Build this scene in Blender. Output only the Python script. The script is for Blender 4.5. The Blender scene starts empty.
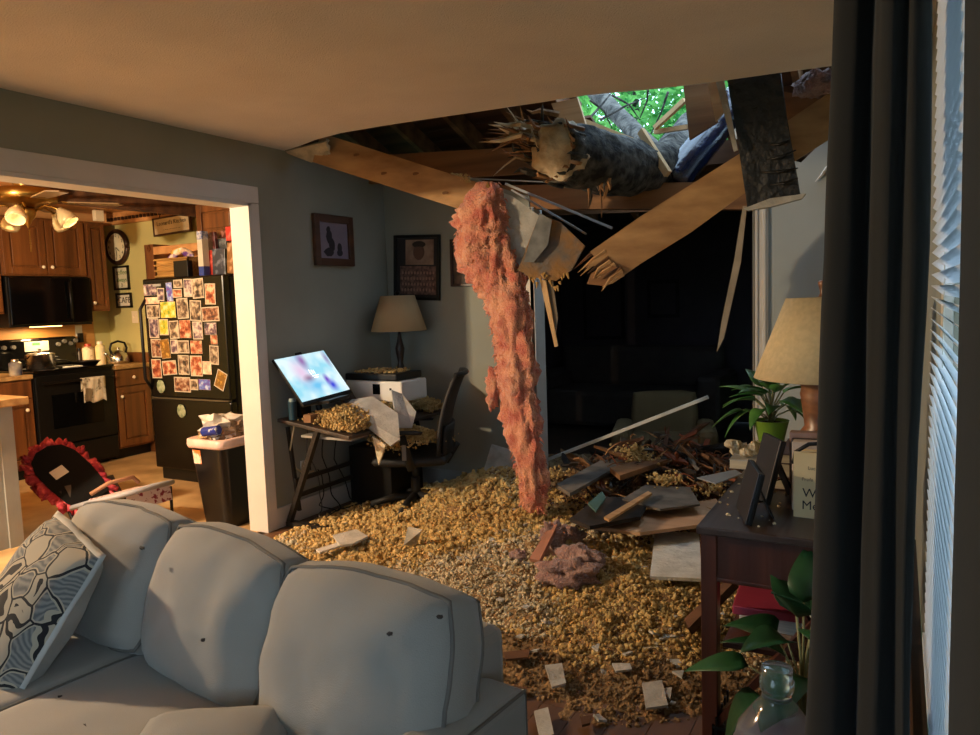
import bpy, math, random
import numpy as np
from mathutils import Vector, Matrix, noise, Euler

SC = bpy.context.scene
COL = SC.collection
R = math.radians
rnd = random.Random(7)

# ------------------------------------------------------------------ camera
FPX = 740.0
YAW, PITCH, ROLL = R(29.0), R(5.2), R(1.92)
CAM = Vector((0.0, 0.0, 1.40))
_fw = Vector((-math.sin(YAW) * math.cos(PITCH), math.cos(YAW) * math.cos(PITCH), -math.sin(PITCH)))
_r0 = Vector((math.cos(YAW), math.sin(YAW), 0))
_u0 = _r0.cross(_fw)
_rt = _r0 * math.cos(ROLL) - _u0 * math.sin(ROLL)
_up = _u0 * math.cos(ROLL) + _r0 * math.sin(ROLL)
cd = bpy.data.cameras.new('camera')
cd.sensor_width = 36.0
cd.lens = FPX / 980 * 36
cd.clip_start = 0.01
cam = bpy.data.objects.new('camera', cd)
COL.objects.link(cam)
cam.matrix_world = Matrix(((_rt.x, _up.x, -_fw.x, CAM.x), (_rt.y, _up.y, -_fw.y, CAM.y), (_rt.z, _up.z, -_fw.z, CAM.z), (0, 0, 0, 1)))
SC.camera = cam

# ------------------------------------------------------------------ sky, exposure
SKY = 3.7
world = bpy.data.worlds.new('sky')
SC.world = world
world.use_nodes = True
wn = world.node_tree
bg = wn.nodes['Background']
bg.inputs[0].default_value = (0.55, 0.77, 1.0, 1)
bg.inputs[1].default_value = SKY
vs = SC.view_settings
vs.view_transform = 'Standard'
vs.look = 'None'
vs.gamma = 1
vs.use_curve_mapping = False
vs.exposure = 0.25

def P(px, py, ax, val):
    """point where the line of sight through a photo pixel meets the plane axis = val (survey helper)"""
    d = _fw * FPX + _rt * (px - 490) + _up * (367.5 - py)
    t = (val - CAM[ax]) / d[ax]
    return CAM + d * t

# ------------------------------------------------------------------ materials
def lin(c):
    return tuple((x / 255 / 12.92 if x / 255 <= 0.04045 else ((x / 255 + 0.055) / 1.055) ** 2.4) for x in c)

MATS = {}
def pm(name, c, rough=.7, metal=0., var=.15, scale=6., bump=0., bscale=60., c2=None, stretch=None, detail=4., spec=.5, trans=0., alpha=None, emit=None, estr=0., coat=0., ramp=(.35, .65), rand=False, sheen=0., subs=0.):
    if name in MATS:
        return MATS[name]
    m = bpy.data.materials.new(name)
    m.use_nodes = True
    nt = m.node_tree
    b = nt.nodes['Principled BSDF']
    l = lin(c)
    L2 = lin(c2) if c2 else tuple(min(1, x * (1 + var)) for x in l)
    L1 = l if c2 else tuple(x * (1 - var) for x in l)
    tc = nt.nodes.new('ShaderNodeTexCoord')
    src = tc.outputs['Object']
    if rand:
        oi = nt.nodes.new('ShaderNodeObjectInfo')
        mu = nt.nodes.new('ShaderNodeMath'); mu.operation = 'MULTIPLY'; mu.inputs[1].default_value = 57.0
        nt.links.new(oi.outputs['Random'], mu.inputs[0])
        va = nt.nodes.new('ShaderNodeVectorMath'); va.operation = 'ADD'
        nt.links.new(src, va.inputs[0]); nt.links.new(mu.outputs[0], va.inputs[1])
        src = va.outputs[0]
    if stretch:
        mp = nt.nodes.new('ShaderNodeMapping')
        mp.inputs['Scale'].default_value = stretch
        nt.links.new(src, mp.inputs[0])
        src = mp.outputs[0]
    n = nt.nodes.new('ShaderNodeTexNoise')
    n.inputs['Scale'].default_value = scale
    n.inputs['Detail'].default_value = detail
    nt.links.new(src, n.inputs['Vector'])
    cr = nt.nodes.new('ShaderNodeValToRGB')
    cr.color_ramp.elements[0].position = ramp[0]
    cr.color_ramp.elements[1].position = ramp[1]
    cr.color_ramp.elements[0].color = (*L1, 1)
    cr.color_ramp.elements[1].color = (*L2, 1)
    nt.links.new(n.outputs['Fac'], cr.inputs[0])
    nt.links.new(cr.outputs[0], b.inputs['Base Color'])
    b.inputs['Roughness'].default_value = rough
    b.inputs['Metallic'].default_value = metal
    b.inputs['Specular IOR Level'].default_value = spec
    b.inputs['Transmission Weight'].default_value = trans
    b.inputs['Coat Weight'].default_value = coat
    b.inputs['Sheen Weight'].default_value = sheen
    if subs:
        b.inputs['Subsurface Weight'].default_value = subs
    if alpha is not None:
        b.inputs['Alpha'].default_value = alpha
    if emit:
        b.inputs['Emission Color'].default_value = (*lin(emit), 1)
        b.inputs['Emission Strength'].default_value = estr
    if bump:
        n2 = nt.nodes.new('ShaderNodeTexNoise')
        n2.inputs['Scale'].default_value = bscale
        n2.inputs['Detail'].default_value = 5
        nt.links.new(src, n2.inputs['Vector'])
        bp = nt.nodes.new('ShaderNodeBump')
        bp.inputs['Strength'].default_value = bump
        bp.inputs['Distance'].default_value = .02
        nt.links.new(n2.outputs['Fac'], bp.inputs['Height'])
        nt.links.new(bp.outputs[0], b.inputs['Normal'])
    MATS[name] = m
    return m

def wood(name, c, c2, axis='x', scale=9., rough=.5, bump=.15):
    st = {'x': (.12, 2, 2), 'y': (2, .12, 2), 'z': (2, 2, .12)}[axis]
    return pm(name, c, rough, c2=c2, scale=scale, stretch=st, bump=bump, bscale=scale * 3, detail=7, ramp=(.3, .72))

# ------------------------------------------------------------------ geometry collector
class G:
    def __init__(s):
        s.v = []; s.f = []
    def add(s, vs, fs):
        k = len(s.v)
        s.v += [tuple(x) for x in vs]
        s.f += [tuple(i + k for i in f) for f in fs]
        return s
    def box(s, c, d, rot=None):
        x, y, z = d[0] / 2, d[1] / 2, d[2] / 2
        pts = [Vector(p) for p in ((-x, -y, -z), (x, -y, -z), (x, y, -z), (-x, y, -z), (-x, -y, z), (x, -y, z), (x, y, z), (-x, y, z))]
        if rot is not None:
            if isinstance(rot, (tuple, list)):
                rot = Euler(rot).to_matrix()
            pts = [rot @ p for p in pts]
        c = Vector(c)
        return s.add([p + c for p in pts], ((0, 3, 2, 1), (4, 5, 6, 7), (0, 1, 5, 4), (1, 2, 6, 5), (2, 3, 7, 6), (3, 0, 4, 7)))
    def b2(s, a, b):
        return s.box([(a[i] + b[i]) / 2 for i in range(3)], [abs(b[i] - a[i]) for i in range(3)])
    def beam(s, p0, p1, w, h, upv=(0, 0, 1)):
        p0, p1 = Vector(p0), Vector(p1)
        d = (p1 - p0); L = d.length; d.normalize()
        u = Vector(upv); u = (u - d * u.dot(d)).normalized()
        sd = d.cross(u)
        m = Matrix((d, sd, u)).transposed()
        return s.box((p0 + p1) / 2, (L, w, h), m)
    def tube(s, pts, rads, n=8, cap=True):
        pts = [Vector(p) for p in pts]
        if not isinstance(rads, (list, tuple)):
            rads = [rads] * len(pts)
        vs, fs = [], []
        prev = None
        for i, p in enumerate(pts):
            d = (pts[min(i + 1, len(pts) - 1)] - pts[max(i - 1, 0)])
            if d.length < 1e-9: d = Vector((0, 0, 1))
            d.normalize()
            if prev is None:
                a = Vector((0, 0, 1)) if abs(d.z) < .9 else Vector((1, 0, 0))
                u = (a - d * a.dot(d)).normalized()
            else:
                u = (prev - d * prev.dot(d))
                u = u.normalized() if u.length > 1e-6 else prev
            prev = u
            w = d.cross(u)
            for k in range(n):
                t = 2 * math.pi * k / n
                vs.append(p + (u * math.cos(t) + w * math.sin(t)) * rads[i])
        m = len(pts)
        for i in range(m - 1):
            for k in range(n):
                fs.append((i * n + k, i * n + (k + 1) % n, (i + 1) * n + (k + 1) % n, (i + 1) * n + k))
        if cap:
            fs.append(tuple(range(n))[::-1])
            fs.append(tuple(range((m - 1) * n, m * n)))
        return s.add(vs, fs)
    def cyl(s, p0, p1, r0, r1=None, n=16):
        return s.tube([p0, p1], [r0, r0 if r1 is None else r1], n)
    def lathe(s, prof, c=(0, 0, 0), n=20, sx=1, sy=1):
        vs, fs = [], []
        for r, z in prof:
            for k in range(n):
                t = 2 * math.pi * k / n
                vs.append((c[0] + r * math.cos(t) * sx, c[1] + r * math.sin(t) * sy, c[2] + z))
        m = len(prof)
        for i in range(m - 1):
            for k in range(n):
                fs.append((i * n + k, i * n + (k + 1) % n, (i + 1) * n + (k + 1) % n, (i + 1) * n + k))
        fs.append(tuple(range(n))[::-1]); fs.append(tuple(range((m - 1) * n, m * n)))
        return s.add(vs, fs)
    def slab(s, pts, th, nrm=None):
        """polygon of 3D points given thickness along its normal (or nrm)"""
        pts = [Vector(p) for p in pts]
        if nrm is None:
            nn = Vector((0, 0, 0)); c = sum(pts, Vector()) / len(pts)
            for i in range(len(pts)):
                nn += (pts[i] - c).cross(pts[(i + 1) % len(pts)] - c)
            nn.normalize()
        else:
            nn = Vector(nrm).normalized()
        k = len(pts)
        vs = [p - nn * th / 2 for p in pts] + [p + nn * th / 2 for p in pts]
        fs = [tuple(range(k))[::-1], tuple(range(k, 2 * k))] + [(i, (i + 1) % k, k + (i + 1) % k, k + i) for i in range(k)]
        return s.add(vs, fs)
    def cyc(s, c, rad, n=12, m=8, amp=0., fr=3., seed=0):
        """noisy ellipsoid"""
        c = Vector(c)
        vs, fs = [], []
        for i in range(m + 1):
            ph = math.pi * i / m
            for k in range(n):
                t = 2 * math.pi * k / n
                d = Vector((math.sin(ph) * math.cos(t), math.sin(ph) * math.sin(t), math.cos(ph)))
                q = 1 + amp * noise.noise(d * fr + Vector((seed * 7.1, seed * 3.3, seed)))
                vs.append(c + Vector((d.x * rad[0], d.y * rad[1], d.z * rad[2])) * q)
        for i in range(m):
            for k in range(n):
                fs.append((i * n + k, (i + 1) * n + k, (i + 1) * n + (k + 1) % n, i * n + (k + 1) % n))
        return s.add(vs, fs)
    def warp(s, fn):
        s.v = [tuple(fn(Vector(p))) for p in s.v]
        return s
    def mesh(s, name, mat, smooth=False):
        me = bpy.data.meshes.new(name)
        me.from_pydata(s.v, [], s.f)
        me.materials.append(mat)
        me.update()
        if smooth:
            me.polygons.foreach_set('use_smooth', [True] * len(me.polygons))
        return me
    def obj(s, name, mat, parent=None, smooth=False, bevel=0., world=False, label=None, sub=0, auto=False):
        me = s.mesh(name, mat, smooth)
        o = bpy.data.objects.new(name, me)
        COL.objects.link(o)
        if parent is not None:
            o.parent = parent
            if world:
                M = parent.matrix_basis.copy(); q = parent.parent
                while q is not None:
                    M = q.matrix_basis @ M; q = q.parent
                me.transform(M.inverted())
        if bevel:
            b = o.modifiers.new('bevel', 'BEVEL'); b.width = bevel; b.segments = 2; b.limit_method = 'ANGLE'
        if sub:
            b = o.modifiers.new('sub', 'SUBSURF'); b.levels = sub; b.render_levels = sub
        if auto:
            me.polygons.foreach_set('use_smooth', [True] * len(me.polygons))
            me.set_sharp_from_angle(angle=R(38))
        if label:
            o['label'] = label
        return o

def tag(o, label, cat=None, group=None, kind=None):
    if label: o['label'] = label
    if cat: o['category'] = cat
    if group: o['group'] = group
    if kind: o['kind'] = kind
    return o

def thing(name, label, cat, loc=(0, 0, 0), rz=0., group=None, rot=None):
    o = bpy.data.objects.new(name, None)
    o.empty_display_size = .05
    COL.objects.link(o)
    o.location = loc
    o.rotation_euler = rot if rot else (0, 0, rz)
    return tag(o, label, cat, group)

def struct(g, name, mat, label=None, parent=None, **k):
    o = g.obj(name, mat, parent, **k)
    if parent is None:
        o['kind'] = 'structure'
    if label: o['label'] = label
    return o

def part_copy(o, loc=None, rot=None, scale=None, parent=None):
    c = o.copy(); COL.objects.link(c)
    if loc is not None: c.location = loc
    if rot is not None: c.rotation_euler = rot
    if scale is not None: c.scale = scale
    if parent is not None: c.parent = parent
    return c

def copy_tree(o, parent=None, loc=None, rot=None):
    c = o.copy(); COL.objects.link(c)
    if parent is not None: c.parent = parent
    if loc is not None: c.location = loc
    if rot is not None: c.rotation_euler = rot
    for ch in list(o.children):
        copy_tree(ch, c)
    return c

def text(name, body, size, mat, parent=None, matrix=None, ext=.0006, align='CENTER'):
    cu = bpy.data.curves.new(name, 'FONT')
    cu.body = body; cu.size = size; cu.extrude = ext; cu.align_x = align; cu.align_y = 'CENTER'; cu.resolution_u = 3
    to = bpy.data.objects.new(name, cu)
    COL.objects.link(to)
    dg = bpy.context.evaluated_depsgraph_get()
    me = bpy.data.meshes.new_from_object(to.evaluated_get(dg))
    bpy.data.objects.remove(to)
    me.materials.clear(); me.materials.append(mat)
    if matrix is not None: me.transform(matrix)
    o = bpy.data.objects.new(name, me)
    COL.objects.link(o)
    if parent is not None: o.parent = parent
    return o

def frame_mat(o, x, y, z):
    """matrix from origin and three axes"""
    x, y, z = Vector(x), Vector(y), Vector(z)
    return Matrix(((x.x, y.x, z.x, o[0]), (x.y, y.y, z.y, o[1]), (x.z, y.z, z.z, o[2]), (0, 0, 0, 1)))

def fnoise(p, f=1., oct=3):
    p = Vector(p) * f
    return noise.fractal(p, 1.0, 2.0, oct)

# shared materials
M_WALL = pm('wall_paint', (146, 148, 138), .85, var=.05, scale=2.5, bump=.05, bscale=150)
M_CEIL = pm('ceiling_paint', (228, 224, 216), .95, var=.04, scale=3, bump=.35, bscale=170)
M_TRIM = pm('white_trim', (206, 202, 196), .5, var=.04, scale=4)
M_DRY = pm('drywall', (176, 174, 168), .9, var=.22, scale=9, bump=.3, bscale=60)
M_DRYCORE = pm('drywall_core', (205, 190, 160), .95, var=.2, scale=14, bump=.6, bscale=70)
M_LUMBER = wood('fresh_lumber', (160, 118, 74), (214, 172, 122), 'x', 7, .65)
M_DARKWOOD = wood('roof_board_wood', (58, 37, 23), (110, 73, 45), 'x', 6, .8)
M_DARKWOOD2 = wood('rafter_wood', (96, 64, 38), (156, 110, 68), 'x', 5, .8)
M_CAB = wood('cabinet_wood', (78, 44, 20), (128, 78, 38), 'z', 8, .4)
M_CABX = wood('kitchen_ceiling_wood', (176, 122, 72), (216, 160, 104), 'y', 5, .45)
M_BLACK = pm('black_plastic', (8, 8, 9), .45, var=.2, spec=.35)
M_BLACKG = pm('black_gloss', (8, 8, 9), .12, var=.1)
M_STEEL = pm('steel', (190, 188, 184), .25, metal=1., var=.08)
M_BRASS = pm('brass', (150, 118, 62), .3, metal=1., var=.15)
M_WHITE = pm('white_plastic', (214, 212, 206), .45, var=.04)
M_CREAM = pm('cream_knob', (236, 220, 190), .35, var=.05)
M_YEL = pm('yellow_paint', (196, 186, 124), .8, var=.05, scale=2)
M_BARK = pm('bark', (30, 28, 26), .95, c2=(96, 92, 84), scale=16, bump=1., bscale=26, detail=8, ramp=(.4, .66))
def leaf_mat():
    m = bpy.data.materials.new('tree_leaf'); m.use_nodes = True
    nt = m.node_tree; nt.nodes.clear()
    d = nt.nodes.new('ShaderNodeBsdfDiffuse'); tr = nt.nodes.new('ShaderNodeBsdfTranslucent'); mx = nt.nodes.new('ShaderNodeMixShader'); o = nt.nodes.new('ShaderNodeOutputMaterial')
    tc = nt.nodes.new('ShaderNodeTexCoord'); nz = nt.nodes.new('ShaderNodeTexNoise'); nz.inputs['Scale'].default_value = 2.2; cr = nt.nodes.new('ShaderNodeValToRGB')
    nt.links.new(tc.outputs['Object'], nz.inputs['Vector'])
    cr.color_ramp.elements[0].position = .35; cr.color_ramp.elements[0].color = (*lin((56, 130, 70)), 1); cr.color_ramp.elements[1].position = .65; cr.color_ramp.elements[1].color = (*lin((150, 214, 120)), 1)
    nt.links.new(nz.outputs[0], cr.inputs[0])
    for q in (d, tr): nt.links.new(cr.outputs[0], q.inputs['Color'])
    mx.inputs[0].default_value = .6
    nt.links.new(d.outputs[0], mx.inputs[1]); nt.links.new(tr.outputs[0], mx.inputs[2]); nt.links.new(mx.outputs[0], o.inputs[0])
    return m
M_LEAF = leaf_mat()
# =================================================================== ROOM SHELL
LX, BY, RX, CZ = -3.44, 4.63, 0.10, 2.39

# living-room floor: boards one by one
fl = struct(G().b2((-3.5, -2.6, -.08), (.1, 8.3, -.012)), 'floor', pm('subfloor', (58, 42, 30), .9), 'brown wood floor of the living room, mostly under debris')
M_FLOOR = wood('floor_wood', (74, 50, 33), (112, 78, 52), 'y', 5, .55, .1)
bd = None
for i in range(28):
    x = -3.44 + .0625 + i * .125
    y = 1.2 - .45 * rnd.random() * 2
    while y < 4.9:
        L = .9 + .5 * rnd.random()
        if bd is None:
            bd = G().box((0, 0, -.006), (.1225, 1, .012)).obj('floorboard', M_FLOOR, fl)
            bd.location = (x, y + L / 2, 0); bd.scale = (1, L - .003, 1)
        else:
            part_copy(bd, (x, y + L / 2, 0), scale=(1, L - .003, 1))
        y += L

kf = struct(G().b2((-7.2, -1.2, -.08), (-3.5, 4.9, 0)), 'floor_kitchen', pm('kitchen_vinyl', (150, 118, 78), .38, c2=(196, 164, 116), scale=3.2, detail=8, bump=.06, bscale=25), 'tan mottled kitchen floor')

# ceiling slab with ragged break line (above the living room)
edge = [(LX, 3.60), (-3.28, 3.56), (-3.08, 3.48), (-2.84, 3.44), (-2.55, 3.445), (-2.3, 3.46), (-2.05, 3.485), (-1.83, 3.50), (-1.6, 3.52), (-1.37, 3.53), (-1.1, 3.62), (-.845, 3.68), (-.5, 3.71), (-.26, 3.74), (RX, 3.77)]
poly = [(LX, -2.6), (RX, -2.6)] + [(x, y + .012 * fnoise((x, y, 0), 9)) for x, y in reversed(edge)]
g = G(); g.slab([(x, y, CZ + .008) for x, y in poly], .016, (0, 0, 1))
struct(g, 'ceiling', M_CEIL, 'textured off-white ceiling torn open along its far edge')
g = G().b2((-7.2, -1.2, CZ), (LX - .06, 4.9, CZ + .03))
struct(g, 'ceiling_kitchen', M_CABX, 'stained wood kitchen ceiling')

# left wall with the wide kitchen opening
OY0, OY1, OZ = .55, 3.275, 2.03
g = G()
g.b2((LX - .12, -2.6, 0), (LX, OY0, CZ)); g.b2((LX - .12, OY1, 0), (LX, BY + .12, 2.42)); g.b2((LX - .12, OY0, OZ), (LX, OY1, CZ))
wl = struct(g, 'wall_left', M_WALL, 'grey-green painted wall with wide opening to the kitchen')
# casing of the opening
tr = bpy.data.objects.new('trim_1', None); COL.objects.link(tr); tag(tr, 'white casing around the kitchen opening', kind='structure')
G().b2((LX - .14, OY1 - .02, 0), (LX + .018, OY1, OZ)).obj('jamb_lining', M_TRIM, tr)
G().b2((LX - .14, OY0, 0), (LX + .018, OY0 + .02, OZ)).obj('jamb_lining', M_TRIM, tr)
G().b2((LX - .14, OY0, OZ - .02), (LX + .018, OY1, OZ)).obj('head_lining', M_TRIM, tr)
G().b2((LX, OY1, 0), (LX + .018, OY1 + .065, OZ)).obj('side_casing', M_TRIM, tr, bevel=.004)
G().b2((LX, OY0 - .1, OZ), (LX + .02, OY1 + .065, OZ + .1)).obj('head_casing', M_TRIM, tr, bevel=.004)

# back wall: left piece, right piece, low header; upper wall is broken away
CX0, CX1 = -2.19, -.76     # opening to the dark room
top = [(LX, 2.42), (-3.1, 2.38), (-2.9, 2.3), (-2.7, 2.28), (-2.5, 2.2), (-2.3, 2.12), (CX0 - .03, 2.1)]
g = G(); g.slab([(LX, BY + .06, 0), (CX0 - .03, BY + .06, 0)] + [(x, BY + .06, z) for x, z in reversed(top)], .12, (0, 1, 0))
struct(g, 'wall_back', M_WALL, 'grey-green back wall in the desk corner, its top torn away')
topr = [(CX1 + .03, 2.0), (-.6, 2.16), (-.5, 2.12), (-.36, 2.25), (-.2, 2.3), (RX, 2.38)]
g = G(); g.slab([(CX1 + .03, BY + .06, 0), (RX, BY + .06, 0)] + [(x, BY + .06, z) for x, z in reversed(topr)], .12, (0, 1, 0))
struct(g, 'wall_back_right', pm('wall_paint_skylit', (168, 176, 178), .85, var=.05, scale=2.5, bump=.05, bscale=150), 'back wall behind the brown table lamp, paled for sky light')  # wall paint made paler and bluer to stand for sky light
t2 = bpy.data.objects.new('trim_2', None); COL.objects.link(t2); tag(t2, 'white casing posts of the opening to the dark room', kind='structure')
G().b2((CX0 - .1, BY - .018, 0), (CX0, BY, 2.02)).obj('post_casing', M_TRIM, t2, bevel=.004)
G().b2((CX0 - .03, BY - .018, 0), (CX0, BY + .14, 2.02)).obj('post_lining', M_TRIM, t2)
g = G().b2((CX1, BY - .018, 0), (CX1 + .085, BY, 1.97)); g.b2((CX1 + .012, BY - .026, 0), (CX1 + .03, BY - .018, 1.97)); g.b2((CX1 + .055, BY - .026, 0), (CX1 + .075, BY - .018, 1.97))
g.obj('post_casing', M_TRIM, t2, bevel=.003)
G().b2((CX1, BY - .018, 0), (CX1 + .03, BY + .14, 1.97)).obj('post_lining', M_TRIM, t2)

# right wall (hugging the camera) with two windows and a mullion, wall behind the camera
WZ0, WZ1 = .64, 2.1
W1 = (.62, 1.80); W2 = (-.95, .45)
g = G()
for a, b, z0, z1 in ((W1[1], BY + .12, 0, 2.42), (-2.6, W2[0], 0, CZ), (W2[0], W1[1], 0, WZ0), (W2[0], W1[1], WZ1, CZ), (W2[1], W1[0], WZ0, WZ1)):
    g.b2((RX, a, z0), (RX + .13, b, z1))
struct(g, 'wall_right', M_WALL, 'window wall at the right edge')
LIGHT_GAP = (-2.9, -1.0)  # opening added in the unseen wall to let in more daylight
g = G()
for a, b, z0, z1 in ((LX, LIGHT_GAP[0], 0, CZ), (LIGHT_GAP[1], RX, 0, CZ), (LIGHT_GAP[0], LIGHT_GAP[1], 0, .7), (LIGHT_GAP[0], LIGHT_GAP[1], 2.05, CZ)):
    g.b2((a, -2.72, z0), (b, -2.6, z1))
struct(g, 'wall_front', M_WALL, 'wall behind the camera with an opening added for daylight')
M_GLASS = pm('window_glass', (235, 245, 250), .02, var=0., trans=1.)
def window(name, y0, y1, label):
    w = bpy.data.objects.new(name, None); COL.objects.link(w); tag(w, label, kind='structure')
    w.location = (RX, y0, WZ0)
    fx0, fx1 = RX + .07, RX + .11
    for n_, a, b in (('side_frame', (fx0, y0, WZ0), (fx1, y0 + .04, WZ1)), ('side_frame', (fx0, y1 - .04, WZ0), (fx1, y1, WZ1)), ('bottom_frame', (fx0, y0, WZ0), (fx1, y1, WZ0 + .05)), ('top_frame', (fx0, y0, WZ1 - .05), (fx1, y1, WZ1)), ('meeting_rail', (fx0, y0, 1.36), (fx1, y1, 1.4))):
        G().b2(a, b).obj(n_, M_TRIM, w, world=True)
    G().b2((RX - .03, y0 - .03, WZ0 - .03), (RX + .07, y1 + .03, WZ0)).obj('window_sill', M_TRIM, w, world=True, bevel=.004)
    return w
w1 = window('window_1', W1[0], W1[1], 'white-framed window with closed blind behind the dark curtain')
w2 = window('window_2', W2[0], W2[1], 'white-framed window beside the camera')
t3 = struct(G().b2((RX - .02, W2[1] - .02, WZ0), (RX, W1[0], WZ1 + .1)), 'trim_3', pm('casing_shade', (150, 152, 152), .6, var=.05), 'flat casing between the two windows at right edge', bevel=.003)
struct(G().b2((RX - .02, W1[1], WZ0 - .1), (RX, W1[1] + .09, WZ1 + .1)), 'trim_4', M_TRIM, 'far casing of the window behind the curtain', bevel=.003)

# baseboards
struct(G().b2((LX, OY1 + .065, 0), (LX + .014, BY, .13)), 'baseboard_left', M_TRIM, 'white baseboard under the desk', bevel=.003)
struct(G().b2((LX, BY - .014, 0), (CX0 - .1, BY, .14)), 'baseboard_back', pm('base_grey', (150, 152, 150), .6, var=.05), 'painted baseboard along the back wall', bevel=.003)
struct(G().b2((CX1 + .085, BY - .014, 0), (RX, BY, .14)), 'baseboard_back_right', M_TRIM, 'white baseboard behind the console table', bevel=.003)

# kitchen walls
KX, KY = -7.1, 4.78
struct(G().b2((KX - .1, -1.2, 0), (KX, KY + .1, CZ)), 'wall_kitchen_left', M_YEL, 'yellow kitchen wall behind the range')
struct(G().b2((KX, KY, 0), (LX - .12, KY + .1, CZ)), 'wall_kitchen_back', M_YEL, 'yellow kitchen wall with clock')
struct(G().b2((KX, -1.3, 0), (LX - .12, -1.2, CZ)), 'wall_kitchen_front', M_YEL, 'yellow kitchen wall out of view')
cr = bpy.data.objects.new('trim_5', None); COL.objects.link(cr); tag(cr, 'stained crown moulding with dentils around kitchen ceiling', kind='structure')
G().b2((KX, KY - .05, CZ - .12), (LX - .12, KY, CZ)).obj('crown', M_CABX, cr, bevel=.01)
G().b2((KX, -1.2, CZ - .12), (KX + .05, KY, CZ)).obj('crown', M_CABX, cr, bevel=.01)
d0 = None
for i in range(46):
    x = -6.9 + i * .055
    if d0 is None:
        d0 = G().box((0, 0, 0), (.03, .02, .03)).obj('dentil', pm('dentil_dark', (50, 26, 12), .6), cr); d0.location = (x, KY - .055, CZ - .07)
    else:
        part_copy(d0, (x, KY - .055, CZ - .07))
struct(G().b2((KX, KY - .02, 0), (-5.5, KY, .12)), 'baseboard_kitchen', M_CAB, 'stained kitchen baseboard beside the refrigerator', bevel=.004)

# dark room beyond the opening
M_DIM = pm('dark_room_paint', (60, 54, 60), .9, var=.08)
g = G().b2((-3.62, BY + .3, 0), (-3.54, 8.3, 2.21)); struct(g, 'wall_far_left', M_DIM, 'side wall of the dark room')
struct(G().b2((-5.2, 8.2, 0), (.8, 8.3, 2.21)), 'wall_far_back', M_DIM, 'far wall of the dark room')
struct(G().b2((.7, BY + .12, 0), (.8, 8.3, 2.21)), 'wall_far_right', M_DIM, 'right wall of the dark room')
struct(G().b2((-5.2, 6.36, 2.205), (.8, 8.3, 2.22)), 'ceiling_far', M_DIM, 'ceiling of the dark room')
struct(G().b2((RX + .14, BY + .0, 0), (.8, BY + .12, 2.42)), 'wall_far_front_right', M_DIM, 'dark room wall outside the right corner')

# =================================================================== ROOF AND ATTIC
def rz(y): return 3.2 - .36 * (y - 3.65)
SL = math.atan(.36)
roof = bpy.data.objects.new('roof', None); COL.objects.link(roof); tag(roof, 'dark board roof deck seen from below through the torn ceiling', kind='structure')
HX0, HX1, HY0, HY1 = -2.0, -.90, 4.1, 5.78
b0 = G().box((0, 0, 0), (1, .142, .02)).obj('roof_board', M_DARKWOOD, roof)
first = True
def board(xa, xb, y):
    global first
    loc = ((xa + xb) / 2, y, rz(y) + .02); rot = (-SL, 0, 0); sc = (xb - xa, 1, 1)
    if first:
        b0.location = loc; b0.rotation_euler = rot; b0.scale = sc; first = False
    else:
        part_copy(b0, loc, rot, sc)
y = 3.0
while y < 6.5:
    if HY0 < y < HY1:
        board(-5.3, HX0 + rnd.uniform(-.06, .08), y); board((HX1 if y > 4.85 else -.15) + rnd.uniform(-.05, .06), .9, y)
    else:
        board(-5.3, -2.2 + rnd.uniform(-.4, .4), y); board(-2.2, .9, y) if False else None
        board(-2.6, .9, y + 0.0)
    y += .145 * math.cos(SL) * 1.0 + .001
for x in (-5.0, -4.4, -3.75, -3.3, -2.85, -2.4, -2.02, -1.02, -.55, -.1, .5):
    G().beam((x, 2.9, rz(2.9) - .08), (x, 6.4, rz(6.4) - .08), .04, .14).obj('rafter', M_DARKWOOD2 if x < -1.9 or x > -1.0 else M_LUMBER, roof)
# roof over the rest of the house, gable ends
struct(G().b2((-7.3, -2.8, 3.44), (.9, 3.05, 3.5)), 'roof_main', M_DARKWOOD, 'roof deck above the rest of the house')
g = G().b2((-7.3, -2.8, CZ + .04), (-7.22, 3.05, 3.5)); struct(g, 'wall_gable_left', M_DARKWOOD, 'gable boarding over the kitchen')
struct(G().b2((.82, -2.8, CZ + .04), (.9, 6.4, 3.5)), 'wall_gable_right', M_DARKWOOD, 'gable boarding at the right')
struct(G().b2((-7.3, -2.86, CZ + .04), (.9, -2.8, 3.5)), 'wall_gable_front', M_DARKWOOD, 'attic boarding behind the camera')
struct(G().b2((-7.3, 3.05, CZ + .04), (-5.25, 3.1, 3.5)), 'wall_attic_kitchen', M_DARKWOOD, 'attic partition over the kitchen')
struct(G().b2((-5.35, 3.05, 2.2), (-5.27, 6.5, 3.5)), 'wall_attic_left', M_DARKWOOD, 'attic boarding on the left')
struct(G().b2((.12, -2.8, 2.3), (.85, 4.7, 2.36)), 'soffit_right', M_DARKWOOD, 'eave boarding at the right')
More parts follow.
